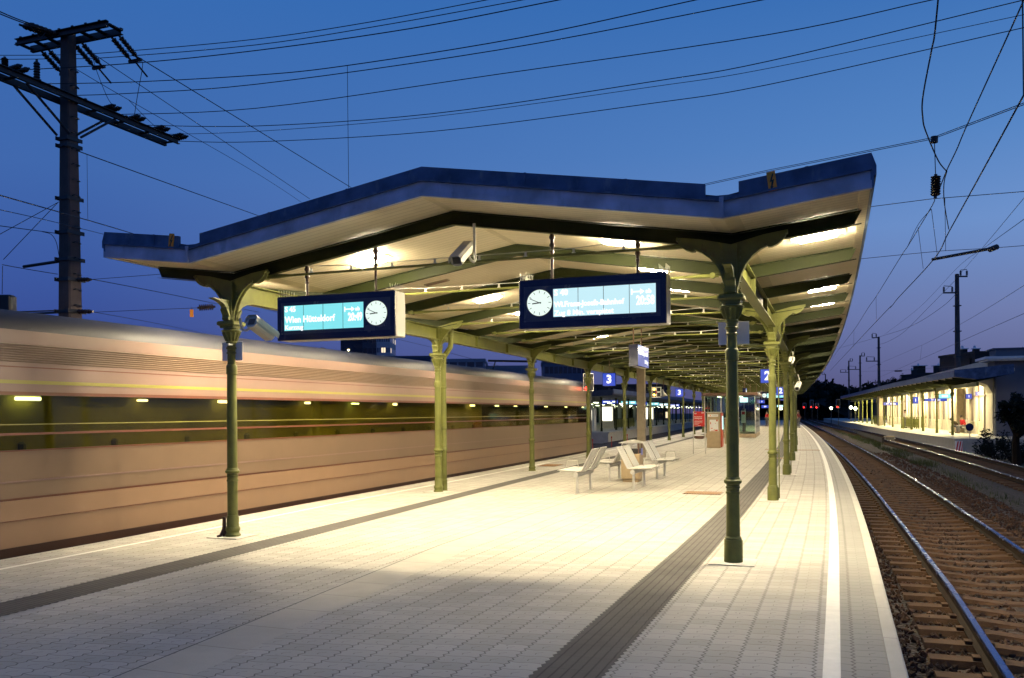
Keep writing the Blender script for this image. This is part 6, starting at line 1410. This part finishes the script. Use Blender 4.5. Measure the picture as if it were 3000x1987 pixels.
for i, (u, v, Y, w, kind, lab) in enumerate(((2398, 1122, 230, 7, 'cone', 'dark conifer nearest the canopy edge'), (2421, 1106, 240, 6, 'cone', 'pointed conifer beside the farthest mast'), (2440, 1103, 235, 5, 'cone', 'slim conifer with ragged tip left of the third mast'), (2462, 1130, 220, 10, 'round', 'round dark tree left of the fourth mast'),
        (2500, 1128, 215, 11, 'round', 'round dark tree between the third and fourth masts'), (2541, 1120, 205, 12, 'round', 'broad dark tree between the second and third masts'), (2580, 1122, 190, 10, 'round', 'broad dark tree right of the second mast'), (2612, 1110, 180, 9, 'round', 'dark tree with a lumpy top left of the cypresses'),
        (2643, 1089, 170, 3.2, 'column', 'taller dark cypress above the far canopy'), (2654, 1098, 170, 2.6, 'column', 'shorter dark cypress beside the taller one'), (2680, 1112, 160, 7, 'round', 'low dark tree right of the cypresses'), (2770, 1078, 150, 6, 'round', 'dark tree between the chimneys'),
        (2828, 1055, 130, 7, 'round', 'dark tree right of the nearest mast'), (2845, 1064, 125, 5, 'round', 'low dark tree left of the flat roofed house'), (2986, 1020, 95, 5.5, 'round', 'dark tree crown at the right edge above the parapet'), (2962, 1040, 100, 3.5, 'round', 'small dark tree left of the crown at the right edge'))):
    tree(u, v, Y, w, lab, 20+i, kind, 1100 if Y < 140 else 800)
def hills():
    rr = random.Random(2); b = MB(); n = 90; pts = []
    for i in range(n+1):
        u = 2280+i*(3150-2280)/n; v = 1146-14*math.sin(i*.21)-8*math.sin(i*.61+1)+rr.uniform(-3, 3)-(22 if u > 2640 else 0)*min(1, (u-2640)/150)
        pts.append(AT(u, v, 262))
    vs = []
    for p in pts: vs += [(p.x, p.y-60, -.97), (p.x*.985, p.y-30, p.z*.62), tuple(p), (p.x*1.3, p.y+120, p.z*.7), (p.x*1.35, p.y+200, -.97)]
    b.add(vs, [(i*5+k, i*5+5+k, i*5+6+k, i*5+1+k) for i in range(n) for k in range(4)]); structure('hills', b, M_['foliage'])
    b = MB()
    for _ in range(5200):
        p = pts[rr.randrange(n)]; f = rr.random(); c = Vector((p.x*(.985+.015*f)+rr.uniform(-2, 2), p.y-31*(1-f)-2, (p.z*(.60+.42*f)) + rr.uniform(-.5, 1.3)))
        u = Vector((rr.gauss(0, 1), rr.gauss(0, 1), rr.gauss(0, 1))).normalized(); v = u.orthogonal().normalized(); k = rr.uniform(.4, 1.1); b.add([c-u*k, c+v*k*.7, c+u*k, c-v*k*.7], [(0, 1, 2, 3)])
    tag(b.obj('woods', M_['foliage']), 'dark wooded slope behind the far end of the tracks', 'wood', None, 'stuff')
hills()
def chimneys(xs, hh, w=.9):
    def f(t, W_, h, d):
        for x_ in xs:
            b = MB(); b.box((x_*W_, d*.4, h+hh/2), (w, w, hh)); c = b.obj('chimney', M_['sil'], t); b = MB(); b.box((x_*W_, d*.4, h+hh+.06), (w*1.35, w*1.35, .12)); b.lathe([(hh+h+.12, .18), (hh+h+.5, .16)], 8, Matrix.Translation((x_*W_-.2, d*.4, 0))); b.obj('chimney_cap', M_['plate'], c)
    return f
DK = dict(wallc=(.014, .012, .016), glassc=(.01, .01, .014))
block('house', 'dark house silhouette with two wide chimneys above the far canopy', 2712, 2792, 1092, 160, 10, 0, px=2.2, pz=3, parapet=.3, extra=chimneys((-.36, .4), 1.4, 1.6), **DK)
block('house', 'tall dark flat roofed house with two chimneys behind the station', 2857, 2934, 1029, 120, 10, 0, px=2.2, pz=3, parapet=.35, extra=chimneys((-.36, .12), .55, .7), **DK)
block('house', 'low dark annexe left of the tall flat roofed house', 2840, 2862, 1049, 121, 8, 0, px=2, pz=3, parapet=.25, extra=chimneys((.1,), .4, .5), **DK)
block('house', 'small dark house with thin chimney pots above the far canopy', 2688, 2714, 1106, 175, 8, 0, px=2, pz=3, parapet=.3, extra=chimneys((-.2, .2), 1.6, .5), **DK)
for i, (u, v, Y, lab) in enumerate(((2478, 1150, 215, 'left of the far masts'), (2502, 1152, 210, 'between the far masts'), (2452, 1178, 190, 'low beside the red signal'))):
    p = AT(u, v, Y); t = thing('hillside_house', 'dark hillside house with a few lit windows, '+lab, 'house', Matrix.Translation((p.x, p.y-34, -.95)), 'houses on the dark slope'); h = p.z+.95
    b = MB(); b.box((0, 4, h*.45), (7, 8, h*.9)); b.obj('wall', M_['sil'], t); b = MB(); b.prism([(-4, h*.9), (4, h*.9), (0, h*.9+2)], 8.4, Matrix.Translation((0, 4, 0))); b.obj('roof', M_['sil'], t)
    for x_ in (-1.6, .4, 1.8)[:2+i % 2]: b = MB(); b.box((x_, -.02, h*.78), (.55, .04, .5)); b.obj('window', M_['bulb'], t)
for a in ((2352, 1181, 2362, 1196, 150, 'leftmost red railway signal at the end of the track'), (2373, 1172, 2383, 1196, 146, 'middle red railway signal with a pale frame'), (2389, 1181, 2399, 1196, 152, 'right one of the three close red railway signals'), (2450, 1170, 2461, 1196, 140, 'red railway signal beside the far platform end')):
    light_signal(*a[:5], a[5])
def lamp_mast(u, v, Y, label, cross_=True):
    p = AT(u, v, Y); t = thing('lamp_post', label, 'lamp post', Matrix.Translation((p.x, p.y, -.95)), 'small lamp posts at the far end'); h = p.z+.95
    b = MB(); b.tube([(0, 0, 0), (0, 0, h)], .06, 6); b.obj('pole', M_['iron'], t); b = MB(); b.lathe([(-.25, .12), (0, .28), (.25, .12)], 10, Matrix.Translation((0, 0, h))); b.obj('lamp_globe', M_['tube'], t)
lamp_mast(2435, 1196, 150, 'small white lamp left of the far platform'); lamp_mast(2493, 1194, 135, 'first white globe lamp at the far canopy end'); lamp_mast(2506, 1197, 132, 'second white globe lamp at the far canopy end')
# ------------------------------------------------------------------ people
def skin_mesh(name, m, joints, bones, parent, root=0, sub=1):
    me = bpy.data.meshes.new(name); me.from_pydata([j[0] for j in joints], bones, []); me.materials.append(m)
    o = bpy.data.objects.new(name, me); COL.objects.link(o); o.parent = parent
    sk = o.modifiers.new('skin', 'SKIN'); sk.use_smooth_shade = True
    for i, v in enumerate(me.skin_vertices[0].data):
        r = joints[i][1]; v.radius = (r, r) if not isinstance(r, tuple) else r; v.use_root = (i == root)
    sb = o.modifiers.new('sub', 'SUBSURF'); sb.levels = sub; sb.render_levels = sub
    return o
def person(M, label, pose, top, legs, bag=None, bend=0.0):
    t = thing('person', label, 'person', M)
    if pose == 'stand':
        hip, kn, an = .92, .50, .08
        L = [((-.10, 0, hip), .10), ((-.11, -.03, kn), .062), ((-.11, .02, an), .045), ((-.11, -.13, .035), .035)]
        R = [((.10, 0, hip), .10), ((.12, -.01, kn), .062), ((.13, .05, an), .045), ((.13, -.10, .035), .035)]
    else:
        hip = .50
        L = [((-.10, -.02, hip), .10), ((-.12, -.44, hip+.02), .068), ((-.12, -.42, .08), .045), ((-.12, -.56, .035), .035)]
        R = [((.10, -.02, hip), .10), ((.12, -.44, hip+.02), .068), ((.13, -.47, .08), .045), ((.13, -.61, .035), .035)]
    f = lambda y_, z_: (y_-math.sin(bend)*(z_-hip), hip+math.cos(bend)*(z_-hip))
    def P(x_, y_, z_): a, c = f(y_, z_+hip); return (x_, a, c)
    sh, nk, hd, tp = P(0, 0, .48), P(0, 0, .58), P(0, -.03, .70), P(0, -.02, .82)
    arms = [[P(sx*.17, 0, .46), P(sx*.23, .03, .20), P(sx*.20, -.16, .02+(.0 if pose == 'stand' else .06))] for sx in (-1, 1)]
    J = [((0, 0, hip), .13), (P(0, 0, .25), .125), (sh, .13), (nk, .058), (hd, .095), (tp, .07)]; B = [(0, 1), (1, 2), (2, 3), (3, 4), (4, 5)]
    for A_ in arms: k = len(J); J += [(A_[0], .06), (A_[1], .045), (A_[2], .034)]; B += [(2, k), (k, k+1), (k+1, k+2)]
    for G in (L, R): k = len(J); J += [(a, r*.92) for a, r in G]; B += [(0, k), (k, k+1), (k+1, k+2), (k+2, k+3)]
    skin_mesh('body', M_['skin'], J, B, t)
    J = [((0, 0, hip+.02), .145), (P(0, 0, .25), .15), (P(0, 0, .46), .148), (P(0, 0, .53), .075)]; B = [(0, 1), (1, 2), (2, 3)]
    for A_ in arms: k = len(J); m_ = [A_[1][i]*.25+A_[2][i]*.75 for i in range(3)]; J += [(A_[0], .075), (A_[1], .06), (tuple(m_), .05)]; B += [(2, k), (k, k+1), (k+1, k+2)]
    skin_mesh('jacket', M_[top], J, B, t)
    J = [((0, 0, hip), .14)]; B = []
    for G in (L, R): k = len(J); J += [(G[0][0], .112), (G[1][0], .078), (G[2][0], .06)]; B += [(0, k), (k, k+1), (k+1, k+2)]
    skin_mesh('trousers', M_[legs], J, B, t)
    a = Vector(hd); b = MB(); b.lathe([(-.03, .088), (.02, .106), (.07, .10), (.11, .07), (.135, .02)], 12, Matrix.Translation((a.x, a.y+.018, a.z+.02)) @ Matrix.Rotation(.35-bend*-1, 4, 'X')); b.obj('hair', M_['hair'], t, True)
    for G in (L, R):
        b = MB(); q = G[3][0]; b.bbox((q[0], q[1]+.06, .04), (.085, .25, .075), .018); b.obj('shoe', M_['black'], t)
    b = MB(); b.lathe([(0, .018), (.03, .006)], 6, Matrix.Translation((a.x, a.y-.095, a.z+.01)) @ Matrix.Rotation(PI/2, 4, 'X')); b.obj('nose', M_['skin'], t)
    return t
def at_px(u, v, turn): g = ATZ(u, v, 0); return Matrix.Translation(g) @ Matrix.Rotation(turn, 4, 'Z')
person(at_px(2651, 1254.5, 1.2), 'standing person in a white shirt behind the green railing of the right platform', 'stand', 'shirtwhite', 'trous')
gb = FR(60.2, 15.05)
def wait_bench():
    t = thing('bench', 'grey bench at the cream facade with two people sitting on it', 'bench', FR(59.2, 15.1)); b = MB(); b.bbox((0, .9, .45), (.42, 2.6, .05), .01); b.obj('seat', M_['grey'], t); b = MB(); b.bbox((.23, .9, .75), (.05, 2.6, .45), .01); b.obj('backrest', M_['grey'], t)
    for y_ in (-.2, 2.0): b = MB(); b.tube([(0, y_, 0), (0, y_, .43)], .035, 6); b.obj('leg', M_['steel'], t)
wait_bench()
person(Matrix.Translation(W(59.5, 15.08, .0)) @ Matrix.Rotation(-_th(59)-PI/2+.5, 4, 'Z'), 'sitting person in a red shirt on the bench of the right platform', 'sit', 'shirtred', 'trous', None, .25)
person(Matrix.Translation(W(61.3, 15.05, .0)) @ Matrix.Rotation(-_th(59)-PI/2+.2, 4, 'Z'), 'sitting person in dark brown bending forward on the right platform', 'sit', 'cloth', 'trous', None, .8)
person(at_px(2338.5, 1253, .4), 'distant person in a maroon top at the right edge of the near platform', 'stand', 'maroon', 'trous')
person(at_px(2247, 1249, -1.2), 'distant person in red behind the second right column near the shelter', 'stand', 'shirtred', 'trous')
